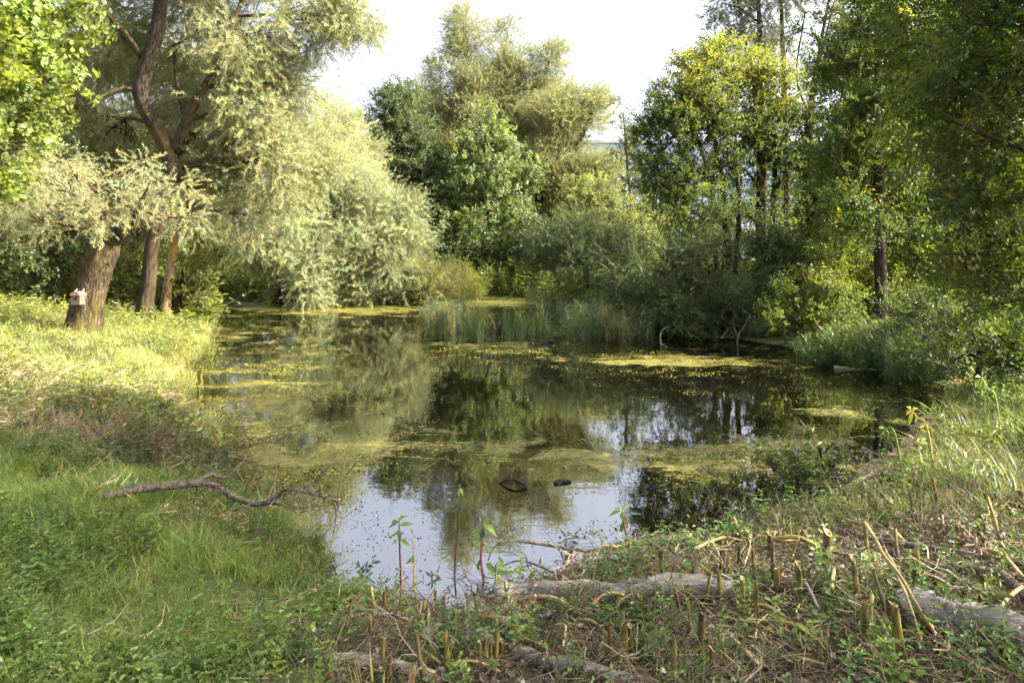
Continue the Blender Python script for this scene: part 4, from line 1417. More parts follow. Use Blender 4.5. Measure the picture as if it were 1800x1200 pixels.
def scatter_algae():
    n = 3600
    x = rngw.uniform(-9, 7.5, n * 6)
    y = 5.2 + rngw.uniform(0, 1, n * 6) ** 1.4 * 17
    qx, qy = project(x, y, 0 * x)
    dn = np.zeros(len(x))
    for cx, cy2, sx, sy, a in [(430, 690, 170, 90, .8), (470, 820, 120, 60, .9), (640, 780, 160, 60, .35), (1230, 637, 190, 16, .9), (900, 612, 170, 18, .6), (1250, 815, 190, 45, .8), (950, 790, 130, 36, .45), (1480, 750, 130, 60, .4)]:
        dn += a * np.exp(-((qx - cx) / sx) ** 2 - ((qy - cy2) / sy) ** 2)
    dn = dn * np.clip(.35 + 1.3 * vnoise(x * 1.2, y * 1.7, 63) + .6 * vnoise(x * 3.1, y * 4.5, 64), 0, 1)
    k = (pond_dist(x, y) < -.05) & (rngw.uniform(size=len(x)) < dn)
    x, y = x[k][:n], y[k][:n]
    m = len(x)
    D = np.stack([rngw.normal(0, .02, m), rngw.normal(0, .02, m), np.ones(m)], 1)
    C = jitter_col((0.15, 0.15, 0.035), m, rngw, .35, .15)
    o = scatter_obj("floating_weed", "deadleaf", np.stack([x, y, np.full(m, -.004)], 1), euler_from_dirs(D, rngw), rngw.uniform(.3, .7, m), C)
    tag(o, "yellow green flakes of weed floating in rafts on the pond", "weed", kind="stuff")


scatter_algae()


# ------------------------------------------------------------------ reeds
def reed_bed(name, label, kind, pts_px, n, col, size, seed, alt=None, spread=(50, 5)):
    rng = np.random.default_rng(seed)
    P = []
    for k in range(n):
        a, b, ya, yb = pts_px[rng.integers(len(pts_px))]
        px_ = rng.uniform(a, b) + rng.normal(0, spread[0] * .3)
        py_ = rng.uniform(ya, yb)
        Y = CAM_H * F / (py_ - HORIZON)
        X = (px_ - 900) / F * Y
        P.append([X, Y, max(gz(X, Y), -.05)])
    P = np.array(P)
    m = len(P)
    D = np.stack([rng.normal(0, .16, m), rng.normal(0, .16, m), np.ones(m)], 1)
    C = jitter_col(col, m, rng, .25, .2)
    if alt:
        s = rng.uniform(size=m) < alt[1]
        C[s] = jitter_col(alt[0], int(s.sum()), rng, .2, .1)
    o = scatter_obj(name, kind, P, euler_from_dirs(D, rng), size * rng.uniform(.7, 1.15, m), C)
    tag(o, label, "reeds", kind="stuff")


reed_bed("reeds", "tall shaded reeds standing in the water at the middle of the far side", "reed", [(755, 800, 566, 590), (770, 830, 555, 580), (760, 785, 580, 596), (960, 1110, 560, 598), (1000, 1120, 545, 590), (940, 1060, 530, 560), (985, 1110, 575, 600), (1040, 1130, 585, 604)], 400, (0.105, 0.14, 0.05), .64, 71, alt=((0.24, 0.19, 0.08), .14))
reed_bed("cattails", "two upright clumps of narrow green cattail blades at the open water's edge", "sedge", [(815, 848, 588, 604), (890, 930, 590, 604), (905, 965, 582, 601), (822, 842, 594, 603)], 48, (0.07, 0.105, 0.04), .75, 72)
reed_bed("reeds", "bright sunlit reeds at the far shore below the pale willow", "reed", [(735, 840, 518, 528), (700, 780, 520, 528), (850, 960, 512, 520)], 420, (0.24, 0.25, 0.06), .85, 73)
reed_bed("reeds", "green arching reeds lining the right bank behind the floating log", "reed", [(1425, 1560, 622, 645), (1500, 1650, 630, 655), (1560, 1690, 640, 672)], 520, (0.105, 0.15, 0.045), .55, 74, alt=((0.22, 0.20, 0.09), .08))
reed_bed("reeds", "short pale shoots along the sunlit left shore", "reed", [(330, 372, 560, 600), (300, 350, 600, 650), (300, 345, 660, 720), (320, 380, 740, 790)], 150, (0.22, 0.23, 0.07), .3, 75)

# ------------------------------------------------------------------ wood on the ground and in the water
M_LOG = bark_mat("old_log", [(0.36, (0.035, 0.03, 0.026)), (0.5, (0.20, 0.187, 0.168)), (0.66, (0.50, 0.48, 0.445))], scale=(7, 34, 34), nscale=1.6, bump=.9, moss=(0.17, 0.16, 0.12))
M_LOG_PALE = bark_mat("pale_wood", [(0.36, (0.07, 0.055, 0.04)), (0.5, (0.20, 0.165, 0.12)), (0.66, (0.34, 0.29, 0.22))], scale=(5, 24, 24), nscale=1.6, bump=.5)
M_BRANCH = bark_mat("dead_branch", [(0.34, (0.028, 0.022, 0.017)), (0.5, (0.085, 0.068, 0.05)), (0.66, (0.17, 0.14, 0.11))], scale=(20, 20, 20), nscale=1.6, bump=.5)
M_WET = bark_mat("wet_branch", [(0.34, (0.008, 0.007, 0.006)), (0.6, (0.025, 0.02, 0.016)), (0.75, (0.06, 0.05, 0.04))], scale=(20, 20, 20), nscale=1.6, bump=.4)
M_STRAW = plain_mat("dry_stem", [(0.3, (0.22, 0.15, 0.06)), (0.7, (0.40, 0.31, 0.15))], nscale=14, rough=.6)
M_STRAW_Y = plain_mat("yellow_stem", [(0.34, (0.13, 0.095, 0.03)), (0.66, (0.32, 0.26, 0.085))], nscale=14, rough=.55)
M_STRAW_R = plain_mat("reddish_stem", [(0.3, (0.11, 0.045, 0.025)), (0.7, (0.22, 0.10, 0.05))], nscale=14, rough=.6)
M_STRAW_G = plain_mat("grey_stem", [(0.3, (0.13, 0.11, 0.085)), (0.7, (0.26, 0.23, 0.19))], nscale=14, rough=.75)
M_OLIVE = plain_mat("olive_stalk", [(0.38, (0.035, 0.025, 0.010)), (0.48, (0.105, 0.088, 0.016)), (0.6, (0.175, 0.145, 0.024)), (0.7, (0.25, 0.18, 0.06))], nscale=22, scale=(1, 1, .3), rough=.5, spec=.4)
M_REDSTALK = plain_mat("red_stalk", [(0.3, (0.07, 0.032, 0.014)), (0.55, (0.13, 0.065, 0.022)), (0.75, (0.2, 0.12, 0.03))], nscale=22, scale=(1, 1, .3), rough=.5, spec=.4)
M_BROWNSTALK = plain_mat("brown_stalk", [(0.36, (0.035, 0.022, 0.010)), (0.5, (0.095, 0.062, 0.03)), (0.68, (0.19, 0.13, 0.07))], nscale=22, scale=(1, 1, .3), rough=.7)
M_PITH = plain_mat("stalk_pith", [(0.3, (0.20, 0.15, 0.06)), (0.7, (0.34, 0.27, 0.12))], nscale=30, rough=.8)


scatter_ground("brushwood", "small dead twigs tangled among the cut stalks on the near right", "deadtwig", 420, (-.9, 5), (2.2, 6.2),
               lambda x, y, d: (1 - lawn_mask(x, y)) * np.clip(.4 + vnoise(x * 1.5, y * 1.5, 67), .05, 1), (0.13, 0.10, 0.07), .6, 68, "brushwood", lean=1.6, amt=.4, lift=.03)


def wood(name, label, cat, branches, mat, seed, group=None, seg=10, rough=.05, wob=.15, knots=0, twigs=0):
    """branches: list of (list of world points, start radius, end radius)"""
    rng = np.random.default_rng(seed)
    base = np.array(branches[0][0][0], float)
    e = empty(name, base)
    tag(e, label, cat, group)
    for k, (pts, r0, r1) in enumerate(branches):
        n = max(6, 5 * len(pts))
        P = wobble(smooth_path(pts, n), wob * (r0 + r1) / 2, rng)
        R = np.linspace(r0, r1, n) * (1 + rng.normal(0, .05, n))
        mb = MB()
        mb.tube(P, R, seg if k == 0 else max(5, seg - 3), rough=rough, rng=rng)
        if knots and k == 0:
            for q in range(knots):
                i = rng.integers(2, n - 2)
                d = rng.normal(0, 1, 3)
                d[2] = abs(d[2]) + .2
                d /= np.linalg.norm(d)
                mb.tube([P[i], P[i] + d * R[i] * 1.0, P[i] + d * R[i] * 1.35], [R[i] * .45, R[i] * .34, R[i] * .2], 7)
        mb.build("stem" if k == 0 else "side_branch", mat, e)
        if k == 0:
            P0 = P
    for q in range(twigs):
        i = rng.integers(len(P0) // 3, len(P0) - 1)
        d = rng.normal(0, .6, 3)
        d[2] = rng.normal(.25, .7)
        d /= np.linalg.norm(d)
        ln = rng.uniform(.2, .6)
        mid = P0[i] + d * ln * .5 + rng.normal(0, .04, 3)
        end = P0[i] + d * ln + rng.normal(0, .05, 3)
        mb = MB()
        mb.tube(wobble(smooth_path([P0[i], mid, end], 7), .008, rng), np.linspace(.006, .0018, 7), 5)
        f = end + (d + rng.normal(0, .6, 3)) * ln * .4
        mb.tube(smooth_path([mid, (mid + f) / 2 + rng.normal(0, .02, 3), f], 5), np.linspace(.0035, .0012, 5), 4)
        mb.build("side_branch", mat, e)
    return e


def gp(px, py, lift=0.0):
    return on_ground(px, py, lift)


def pr(px, py, Y):
    return at(px, py, Y)


# fallen branch on the left, reaching out over the water
a = gp(160, 888, .03)
Yb = a[1]
wood("fallen_branch", "long grey fallen branch lying in the grass and reaching over the water", "branch",
     [([a, pr(205, 868, Yb + .05), pr(250, 858, Yb + .15), pr(300, 853, Yb + .25), pr(345, 851, Yb + .3), pr(378, 853, Yb + .3), pr(415, 876, Yb + .25), pr(455, 886, Yb + .15), pr(485, 874, Yb + .1), pr(502, 860, Yb), pr(560, 870, Yb - .1), pr(608, 886, Yb - .15)], .04, .007),
      ([pr(325, 852, Yb + .28), pr(350, 845, Yb + .35), pr(370, 833, Yb + .45), pr(395, 838, Yb + .55), pr(420, 824, Yb + .65)], .03, .009),
      ([pr(470, 882, Yb + .1), pr(500, 888, Yb), pr(527, 905, Yb - .1)], .012, .005),
      ([pr(518, 864, Yb), pr(524, 882, Yb - .05), pr(530, 898, Yb - .1)], .009, .005),
      ([pr(570, 872, Yb - .1), pr(569, 882, Yb - .1), pr(571, 894, Yb - .1)], .007, .004),
      ([pr(592, 880, Yb - .12), pr(594, 890, Yb - .12), pr(594, 899, Yb - .12)], .007, .004),
      ([pr(415, 826, Yb + .6), pr(430, 850, Yb + .6), pr(445, 868, Yb + .6)], .008, .003),
      ([pr(405, 832, Yb + .6), pr(440, 800, Yb + .8), pr(490, 770, Yb + .9)], .008, .002),
      ([pr(480, 876, Yb + .1), pr(485, 830, Yb + .3), pr(495, 775, Yb + .5)], .007, .002)],
     M_BRANCH, 1, rough=.07, wob=.25, twigs=16)
# branch loop standing in the water
wood("driftwood_loop", "dark branch bent into an open loop, sticking out of the water", "branch",
     [([np.array([-.27, 7.15, -.05]), pr(862, 873, 7.0), pr(874, 871, 6.9), pr(895, 874, 6.8), pr(915, 866, 6.75), pr(926, 855, 6.75), pr(906, 844, 6.8), pr(885, 846, 6.85), pr(866, 858, 6.9), pr(866, 866, 6.92), pr(846, 878, 7.1)], .013, .009)],
     M_WET, 2)
wood("driftwood", "short black piece of driftwood right of the branch loop", "branch", [([pr(976, 851, 6.86), pr(988, 845, 6.9), pr(1004, 846, 6.9)], .035, .012)], M_WET, 3)
wood("floating_log", "pale grey log floating by the right bank reeds", "log", [([pr(1466, 647, 13.2), pr(1500, 650, 13.15), pr(1540, 653, 13.1), pr(1578, 655, 13.0)], .055, .045)], M_LOG_PALE, 4, knots=2)
wood("floating_log", "thin grey log floating in the yellow algae before the dark bushes", "log", [([pr(1300, 624, 15.2), pr(1350, 627, 15.0), pr(1412, 629, 14.8)], .04, .025)], M_LOG, 5)
wood("dead_snag", "curved dead stump standing between the cattail clumps", "branch", [([pr(866, 600, 17), pr(868, 580, 17), pr(866, 566, 17), pr(858, 556, 17)], .06, .02), ([pr(867, 572, 17), pr(862, 560, 16.9), pr(853, 552, 16.8), pr(843, 548, 16.8)], .02, .006), ([pr(867, 590, 17), pr(874, 575, 16.9), pr(880, 560, 16.9)], .03, .008)], M_BRANCH, 6)
wood("driftwood", "dark lump of wood with pale twigs at the reeds' foot", "branch", [([pr(958, 604, 16.8), pr(966, 599, 16.8), pr(974, 601, 16.8)], .07, .03), ([pr(966, 600, 16.8), pr(958, 590, 16.8)], .012, .004)], M_WET, 7)
wood("dead_branch", "forked bare branch rising from the water before the dark bushes", "branch", [([pr(1162, 610, 16.2), pr(1161, 590, 16.2), pr(1166, 578, 16.2), pr(1176, 574, 16.2)], .02, .006), ([pr(1162, 604, 16.2), pr(1172, 610, 16), pr(1190, 622, 15.8)], .015, .005)], M_LOG, 8)
wood("dead_branch", "pale bare sticks leaning out of the shore bushes", "branch", [([pr(1295, 610, 16.5), pr(1298, 590, 16.4), pr(1310, 570, 16.3), pr(1318, 552, 16.3)], .016, .005), ([pr(1268, 595, 16.6), pr(1275, 585, 16.6), pr(1282, 575, 16.6)], .012, .004), ([pr(1298, 592, 16.4), pr(1290, 575, 16.4), pr(1288, 560, 16.4)], .012, .004)], M_LOG_PALE, 9)
# left bank
wood("pale_stick", "pale barkless pole lying on the sunny straw of the left bank", "stick", [([gp(118, 704, .05), pr(170, 682, gp(170, 690)[1]), gp(218, 664, .12)], .06, .03)], M_LOG_PALE, 10)
wood("log", "short dark log half hidden in straw above the pale pole", "log", [([gp(152, 652, .06), gp(192, 668, .05)], .07, .06)], M_BRANCH, 11)
# near shore
wood("log", "long grey barked log lying along the near shore", "log", [([gp(868, 1062, .06), gp(960, 1058, .075), gp(1060, 1062, .07), gp(1170, 1059, .075), gp(1290, 1054, .06)], .075, .062)], M_LOG, 12, seg=18, rough=.07, wob=.3, knots=4)
wood("log", "thick silver grey log lying at the lower right edge", "log", [([gp(1585, 1100, .07), gp(1640, 1113, .09), gp(1720, 1130, .09), gp(1830, 1152, .09)], .088, .08)], M_LOG, 13, seg=20, rough=.06, wob=.25, knots=2)
wood("log", "pale smooth log at the bottom edge in the grass", "log", [([gp(565, 1172, .015), gp(640, 1176, .028), gp(700, 1187, .028), gp(775, 1208, .02)], .04, .034)], M_LOG_PALE, 14, seg=14)
wood("log", "crooked pale bare piece of wood above the bottom stalk clump", "log", [([gp(826, 1092, .10), gp(828, 1112, .06), gp(820, 1132, .05), gp(850, 1138, .045), gp(876, 1146, .035)], .028, .035), ([gp(822, 1135, .05), gp(818, 1142, .02)], .04, .035)], M_LOG_PALE, 15, seg=12)
wood("log", "grey brown rotten branch along the bottom edge right of the stalk clump", "log", [([gp(905, 1160, .04), gp(945, 1174, .045), gp(985, 1186, .045), gp(1050, 1196, .04), gp(1130, 1212, .03)], .036, .03)], M_LOG, 16, seg=12)
wood("log", "dark split log end at the water's edge behind the red stems", "log", [([gp(772, 1048, -.02), pr(815, 1030, 4.9), pr(845, 1013, 5.0), pr(868, 1000, 5.1)], .022, .018), ([pr(820, 1026, 4.9), pr(860, 1024, 4.85)], .014, .008)], M_BRANCH, 17, rough=.1)
e_ = gp(1215, 945, .02)
wood("fallen_branch", "dark forked branch reaching from the right bank over the near water", "branch",
     [([pr(1215, 942, 5.5), pr(1170, 948, 5.45), pr(1110, 956, 5.35), pr(1062, 963, 5.25), pr(1044, 970, 5.2), pr(1034, 984, 5.15)], .03, .02),
      ([pr(1150, 972, 5.3), pr(1100, 972, 5.25), pr(1020, 966, 5.2), pr(960, 957, 5.15), pr(915, 951, 5.1), pr(890, 952, 5.0), pr(868, 962, 4.95), pr(858, 985, 4.9)], .016, .005),
      ([pr(1044, 970, 5.2), pr(1000, 1000, 5.0), pr(960, 1020, 4.9), pr(930, 1038, 4.8)], .018, .012),
      ([pr(1000, 963, 5.2), pr(990, 950, 5.2), pr(1010, 945, 5.2), pr(1034, 947, 5.2)], .006, .003),
      ([pr(1020, 966, 5.2), pr(1005, 985, 5.1), pr(1012, 1000, 5.0)], .006, .003)],
     M_BRANCH, 18)
wood("fallen_branch", "thin curved twig arching low over the bank by the red stems", "branch",
     [([gp(1030, 1030, .03), pr(985, 1012, 4.85), pr(950, 995, 4.9), pr(915, 985, 4.95), pr(888, 992, 4.95), pr(870, 1010, 4.95)], .011, .004), ([pr(935, 992, 4.9), pr(905, 1000, 4.85), pr(880, 1012, 4.8)], .006, .003)], M_BRANCH, 19)
wood("fallen_branch", "dark knobbly branch slanting across the litter above the silver log", "branch",
     [([gp(1470, 932, .05), gp(1512, 956, .06), gp(1600, 974, .06), gp(1700, 992, .06), gp(1830, 1016, .05)], .016, .03)], M_BRANCH, 20)
wood("fallen_branch", "curved brown branch resting among the olive stalks", "branch",
     [([gp(1348, 1046, .02), gp(1380, 1022, .06), gp(1415, 1002, .08), gp(1455, 990, .08), gp(1515, 992, .04)], .010, .013)], M_BRANCH, 21)
wood("fallen_branch", "long grey brown bough lying up the right bank", "branch",
     [([gp(1445, 892, .03), gp(1515, 855, .08), gp(1565, 842, .09), gp(1670, 838, .08)], .018, .034), ([gp(1380, 855, .05), gp(1430, 862, .06), gp(1480, 866, .06)], .010, .008)], M_BRANCH, 22)
wood("fallen_branch", "dark stick behind the silver log at the right edge", "branch", [([gp(1610, 1008, .05), gp(1680, 1018, .06), gp(1740, 1030, .06)], .016, .022), ([gp(1700, 1022, .06), gp(1760, 1040, .08), gp(1810, 1075, .07)], .04, .03)], M_BRANCH, 23)

# ------------------------------------------------------------------ cut stalks
zones = {
    "low": ("along the bottom edge", [(672, 1056, 1107, 7, 'r', 4), (671, 1138, 1187, 10, 'o', 2), (685, 1160, 1200, 9, 'r', 0), (792, 1133, 1196, 11, 'o', -10),
            (843, 1147, 1193, 8, 'r', 0), (853, 1143, 1187, 8, 'o', 0), (862, 1140, 1183, 8, 'o', 1), (872, 1137, 1187, 9, 'o', 2), (880, 1137, 1170, 8, 'r', 1), (938, 1130, 1160, 7, 'o', 2), (950, 1137, 1160, 6, 'r', 2)]),
    "mid": ("before the long grey log", [(765, 1047, 1063, 6, 'r', 0), (781, 1057, 1077, 6, 'r', 0), (990, 1057, 1080, 10, 'o', -2), (1083, 1052, 1073, 9, 'o', 0), (1133, 1060, 1087, 9, 'o', -6), (1120, 1063, 1090, 9, 'o', -8),
            (1073, 1115, 1177, 9, 'r', -3), (1100, 1117, 1177, 12, 'o', -1), (1110, 1117, 1170, 9, 'o', -2), (1125, 1110, 1163, 9, 'o', -1), (1186, 1145, 1197, 13, 'o', 1), (1232, 1095, 1150, 15, 'b', 1), (1250, 1152, 1197, 12, 'o', 0), (1207, 1040, 1077, 11, 'o', -1)]),
    "sun": ("in the sunny straw by the water", [(1163, 982, 1030, 10, 'o', 0), (1188, 992, 1013, 13, 'o', 0), (1316, 943, 972, 10, 'y', -2), (1352, 945, 981, 10, 'o', -4), (1304, 917, 945, 9, 'y', -16), (1267, 963, 1012, 7, 'o', 0), (1273, 967, 1010, 7, 'o', -2), (1282, 990, 1013, 7, 'o', 0), (1297, 970, 1013, 6, 'o', 0), (1302, 980, 1013, 6, 'o', 0),
            (1328, 982, 1027, 8, 'o', 0), (1418, 947, 972, 6, 'y', 1), (1456, 947, 1000, 15, 'b', -6), (1447, 921, 943, 6, 'b', 0)]),
    "right": ("around the silver grey log", [(1347, 1017, 1040, 8, 'o', 0), (1367, 1013, 1048, 11, 'o', 0), (1405, 1010, 1067, 13, 'o', 0), (1270, 1027, 1067, 10, 'o', -1), (1307, 1033, 1077, 9, 'o', -1), (1332, 1043, 1100, 12, 'o', -4),
              (1510, 1007, 1065, 12, 'o', -2), (1528, 940, 990, 8, 'o', 0), (1612, 980, 1040, 14, 'o', -8), (1638, 1030, 1063, 14, 'b', 0), (1520, 1077, 1157, 13, 'o', -5), (1590, 1087, 1190, 20, 'o', -22), (1716, 1050, 1080, 8, 'r', 0)]),
    "bank": ("high on the right bank", [(1795, 872, 908, 11, 'o', 0), (1643, 880, 905, 8, 'y', -4), (1615, 910, 928, 7, 'r', -3), (1602, 897, 921, 7, 'r', -4), (1718, 845, 862, 8, 'y', -6), (1700, 855, 870, 8, 'y', 2)]),
}
ORD = ["first", "second", "third", "fourth", "fifth", "sixth", "seventh", "eighth", "ninth", "tenth", "eleventh", "twelfth", "thirteenth", "fourteenth", "fifteenth"]
COLN = {'o': ("olive green", M_OLIVE), 'r': ("reddish brown", M_REDSTALK), 'b': ("dull brown", M_BROWNSTALK), 'y': ("yellow", M_STRAW_Y)}
srng = np.random.default_rng(404)
for zk, (zl, items) in zones.items():
    items = sorted(items)
    for i, (px_, yt, yb, w, c, lean) in enumerate(items):
        b = gp(px_, yb, -.02)
        Y = b[1]
        Hh = (yb - yt) / F * Y * 1.2 + .035
        top = b + np.array([lean / F * Y, srng.normal(0, .03), Hh])
        r = w / F * Y / 2 * srng.uniform(.7, .95)
        nn = 8
        t = np.linspace(0, 1, nn)
        P = b + (top - b) * t[:, None]
        P = wobble(P, r * .15, srng)
        R = r * (1.08 - .12 * t)
        node = srng.integers(2, 6)
        R[node] *= 1.16
        mb = MB()
        mb.tube(P, R, 10, cap=False, rough=.02, rng=srng)
        V = mb.v[0]
        ax = (top - b) / np.linalg.norm(top - b)
        ang = srng.uniform(0, 6.28)
        k0 = (nn - 1) * 10
        cut = np.array([math.cos(ang), math.sin(ang), 0])
        V[k0:] += ax * ((V[k0:] - P[-1]) @ cut)[:, None] * srng.uniform(.3, 1.6) + ax * srng.normal(0, r * .22, 10)[:, None]
        # hollow inside
        inner = P[-1] + (V[k0:] - P[-1]) * .72
        deep = inner - ax * r * 2.2
        mb.add(np.concatenate([inner, deep, [P[-1] - ax * r * 2.2]]), [])
        n0 = nn * 10
        cut_mb = MB()
        cut_mb.add(np.concatenate([V[k0:] + ax * .0008, inner + ax * .0008, deep, [P[-1] - ax * r * 2.2]]),
                   [(j, (j + 1) % 10, 10 + (j + 1) % 10, 10 + j) for j in range(10)] + [(10 + j, 10 + (j + 1) % 10, 20 + (j + 1) % 10, 20 + j) for j in range(10)] + [(20 + j, 20 + (j + 1) % 10, 30) for j in range(10)])
        mb.v = mb.v[:1]
        e = empty("cut_stalk", b)
        cn, cm = COLN[c]
        tag(e, "%s cut stalk, %s from left of those %s" % (cn, ORD[i], zl), "stalk", "cut stalks " + zl)
        mb.build("stem", cm, e)
        cut_mb.build("cut_end", M_PITH, e)

stub_meshes = []
for k in range(5):
    mb = MB()
    t = np.linspace(0, 1, 6)
    hgt = .10 + .02 * k
    P = np.stack([.012 * np.sin(3 * t + k), .008 * np.cos(2 * t + k), -.03 + (hgt + .03) * t], 1)
    mb.tube(P, .0085 * (1.1 - .2 * t) * (1 + .25 * (np.arange(6) == 3)), 8, rough=.04, rng=srng)
    V = mb.v[0]
    V[40:, 2] += V[40:, 0] * srng.uniform(-1.5, 1.5) + srng.normal(0, .003, 8)
    me_ = bpy.data.meshes.new("thin_stub")
    me_.from_pydata([tuple(v) for v in V], [], mb.f)
    me_.polygons.foreach_set("use_smooth", np.ones(len(me_.polygons), bool))
    me_.materials.append((M_OLIVE, M_REDSTALK, M_OLIVE, M_STRAW_Y, M_BROWNSTALK)[k])
    stub_meshes.append(me_)
cnt = 0
while cnt < 64:
    x_, y_ = srng.uniform(-.8, 4.2), srng.uniform(2.9, 5.9)
    if pond_dist(np.array([x_]), np.array([y_]))[0] < .3 or lawn_mask(np.array([x_]), np.array([y_]))[0] > .2 or abs(x_ / y_) > .74:
        continue
    o = link(bpy.data.objects.new("thin_stub", stub_meshes[cnt % 5]))
    o.location = (x_, y_, gz(x_, y_))
    o.rotation_euler = (srng.normal(0, .18), srng.normal(0, .18), srng.uniform(0, 6.28))
    sc_ = srng.uniform(.7, 1.3)
    o.scale = (sc_, sc_, sc_ * srng.uniform(.9, 1.4))
    tag(o, "thin short %s stub standing in the litter between the larger cut stalks" % ("olive", "reddish", "olive", "yellow", "brown")[cnt % 5], "stub", "thin stubs among the cut stalks")
    cnt += 1

# ------------------------------------------------------------------ lying dry stems
cz = lambda p: (600 + p[0] / 3, 800 + p[1] / 3)
rz_ = lambda p: (1200 + p[0] / 3, 800 + p[1] / 3)
stems_px = [
    (cz, [(805, 740), (935, 792)], 9, 'o', "orange tan dry stem propped at the left end of the long log"),
    (cz, [(975, 805), (1110, 850), (1260, 885)], 8, 'o', "orange tan dry stem lying in front of the long log"),
    (cz, [(0, 905), (190, 893)], 7, 'r', "dark red stem lying in the grass near the bottom centre"),
    (cz, [(80, 917), (230, 930), (400, 942)], 5, 't', "thin tan stem just below the dark red one"),
    (cz, [(610, 962), (720, 945), (840, 928)], 7, 'r', "red stem crossing above the crooked pale wood"),
    (cz, [(840, 928), (985, 922)], 6, 't', "tan stem continuing right from the red stem"),
    (cz, [(1090, 815), (1190, 775), (1300, 742), (1375, 825)], 6, 'y', "bent yellow stem hooked over the long log"),
    (cz, [(1375, 790), (1560, 832)], 9, 'y', "thick pale yellow stem lying on the long log"),
    (cz, [(1300, 862), (1400, 820), (1490, 798)], 6, 't', "tan stem slanting over the long log's middle"),
    (cz, [(1225, 932), (1320, 965), (1405, 1002)], 6, 'y', "greenish yellow stem lying below the long log"),
    (cz, [(868, 1195), (895, 1090), (920, 998)], 7, 't', "tan stem leaning upright right of the stalk clump at bottom centre"),
    (cz, [(425, 1088), (520, 1152)], 6, 'y', "short yellow stem left of the leaning olive stalk"),
    (cz, [(560, 1186), (700, 1190), (840, 1197)], 5, 'y', "yellow stem lying along the very bottom edge"),
    (cz, [(1425, 915), (1455, 850), (1505, 765)], 6, 't', "tan stem leaning against the right half of the long log"),
    (cz, [(1055, 860), (1190, 890)], 5, 't', "thin tan stem under the orange one before the long log"),
    (cz, [(1500, 790), (1620, 768), (1700, 840)], 4, 'y', "thin arched yellow stem right of the long log's middle"),
    (cz, [(1095, 955), (1180, 1000), (1165, 1100)], 5, 't', "bent tan stem in the dark litter at bottom centre"),
    (rz_, [(430, 490), (600, 512), (760, 548)], 8, 'y', "bright yellow stem in the sunny patch, the lower of two"),
    (rz_, [(490, 488), (650, 480)], 7, 'y', "bright yellow stem in the sunny patch, the upper of two"),
    (rz_, [(60, 548), (200, 515), (340, 500)], 6, 'y', "yellow stem at the left end of the sunny patch"),
    (rz_, [(955, 350), (1015, 440), (1060, 525), (1150, 640), (1260, 830), (1410, 1042)], 7, 'y', "longest pale stem, bent down across the litter to the silver log"),
    (rz_, [(1065, 535), (1160, 690), (1280, 1022)], 5, 't', "thin pale stem running beside the longest one"),
    (rz_, [(965, 838), (1040, 950), (1130, 1122)], 6, 't', "tan stem slanting left of the thick leaning stalk"),
    (rz_, [(1790, 690), (1695, 775), (1660, 900), (1625, 1045)], 7, 't', "kinked tan stem in front of the silver log"),
    (rz_, [(1765, 920), (1680, 1010), (1590, 1098)], 9, 'g', "split pale grey stem leaning on the silver log's front"),
    (rz_, [(485, 948), (600, 1005), (700, 1055)], 8, 'y', "pale yellow stem lying at lower right centre"),
    (rz_, [(275, 1040), (395, 1168)], 8, 't', "stout tan stem near the bottom right centre"),
    (rz_, [(165, 1080), (325, 1195)], 4, 't', "thin tan stem left of the stout tan one"),
    (rz_, [(290, 858), (430, 885), (570, 922)], 7, 'y', "olive yellow stem lying left of the curved brown branch"),
    (rz_, [(595, 700), (650, 775), (715, 870)], 6, 'g', "straight grey stick among the olive stalks"),
    (rz_, [(640, 742), (720, 655)], 7, 'g', "short peeled pale stick among the olive stalks"),
    (rz_, [(790, 640), (795, 700), (782, 768)], 7, 't', "short crooked straw coloured stick above the nettle leaves"),
    (rz_, [(585, 1140), (745, 1168)], 7, 'y', "yellow stem near the bottom edge right of centre"),
    (rz_, [(1330, 1112), (1480, 1165)], 6, 'y', "yellow green stem below the silver log"),
    (rz_, [(1585, 540), (1680, 620), (1790, 705)], 7, 't', "tan stem slanting down at the right edge above the silver log"),
    (rz_, [(1100, 430), (1170, 500)], 8, 'y', "short yellow stem at the right end of the sunny patch"),
]
SM = {'o': M_STRAW, 't': M_STRAW, 'y': M_STRAW_Y, 'r': M_STRAW_R, 'g': M_STRAW_G}
for k, (fn, pts, w, c, lab) in enumerate(stems_px):
    rg = np.random.default_rng(900 + k)
    W = []
    for j, p in enumerate(pts):
        q = fn(p)
        lift = .045 if j in (0, len(pts) - 1) else .085
        W.append(gp(q[0], q[1], lift + rg.uniform(0, .03)))
    if lab.startswith(("longest", "thin pale", "kinked", "split", "tan stem leaning", "bent yellow")):      # these stand clear of the litter
        Y1 = W[-1][1]
        W = [pr(*fn(p), Y1 + .35 * (1 - j / (len(pts) - 1))) for j, p in enumerate(pts)]
        W[-1] = gp(*fn(pts[-1]), -.01)
    r = w / F * W[0][1] / 2
    n = 4 * len(W)
    P = smooth_path(W, n) if c != 'z' else np.array(W)
    R = np.linspace(r, r * .8, n)
    R[n // 2] *= 1.2
    mb = MB()
    mb.tube(P, R, 8, rough=.03, rng=rg)
    o = mb.build("dry_stem", SM[c], None)
    tag(o, lab, "stem", "dry stems lying on the near bank")

# ------------------------------------------------------------------ young plants with single leaves
def solid_mat(name, col, trans=.4):
    c2 = tuple(min(1, v * 1.35) for v in col)
    return plain_mat(name, [(0.3, col), (0.7, c2)], nscale=18, rough=.45, spec=.4, trans=trans)


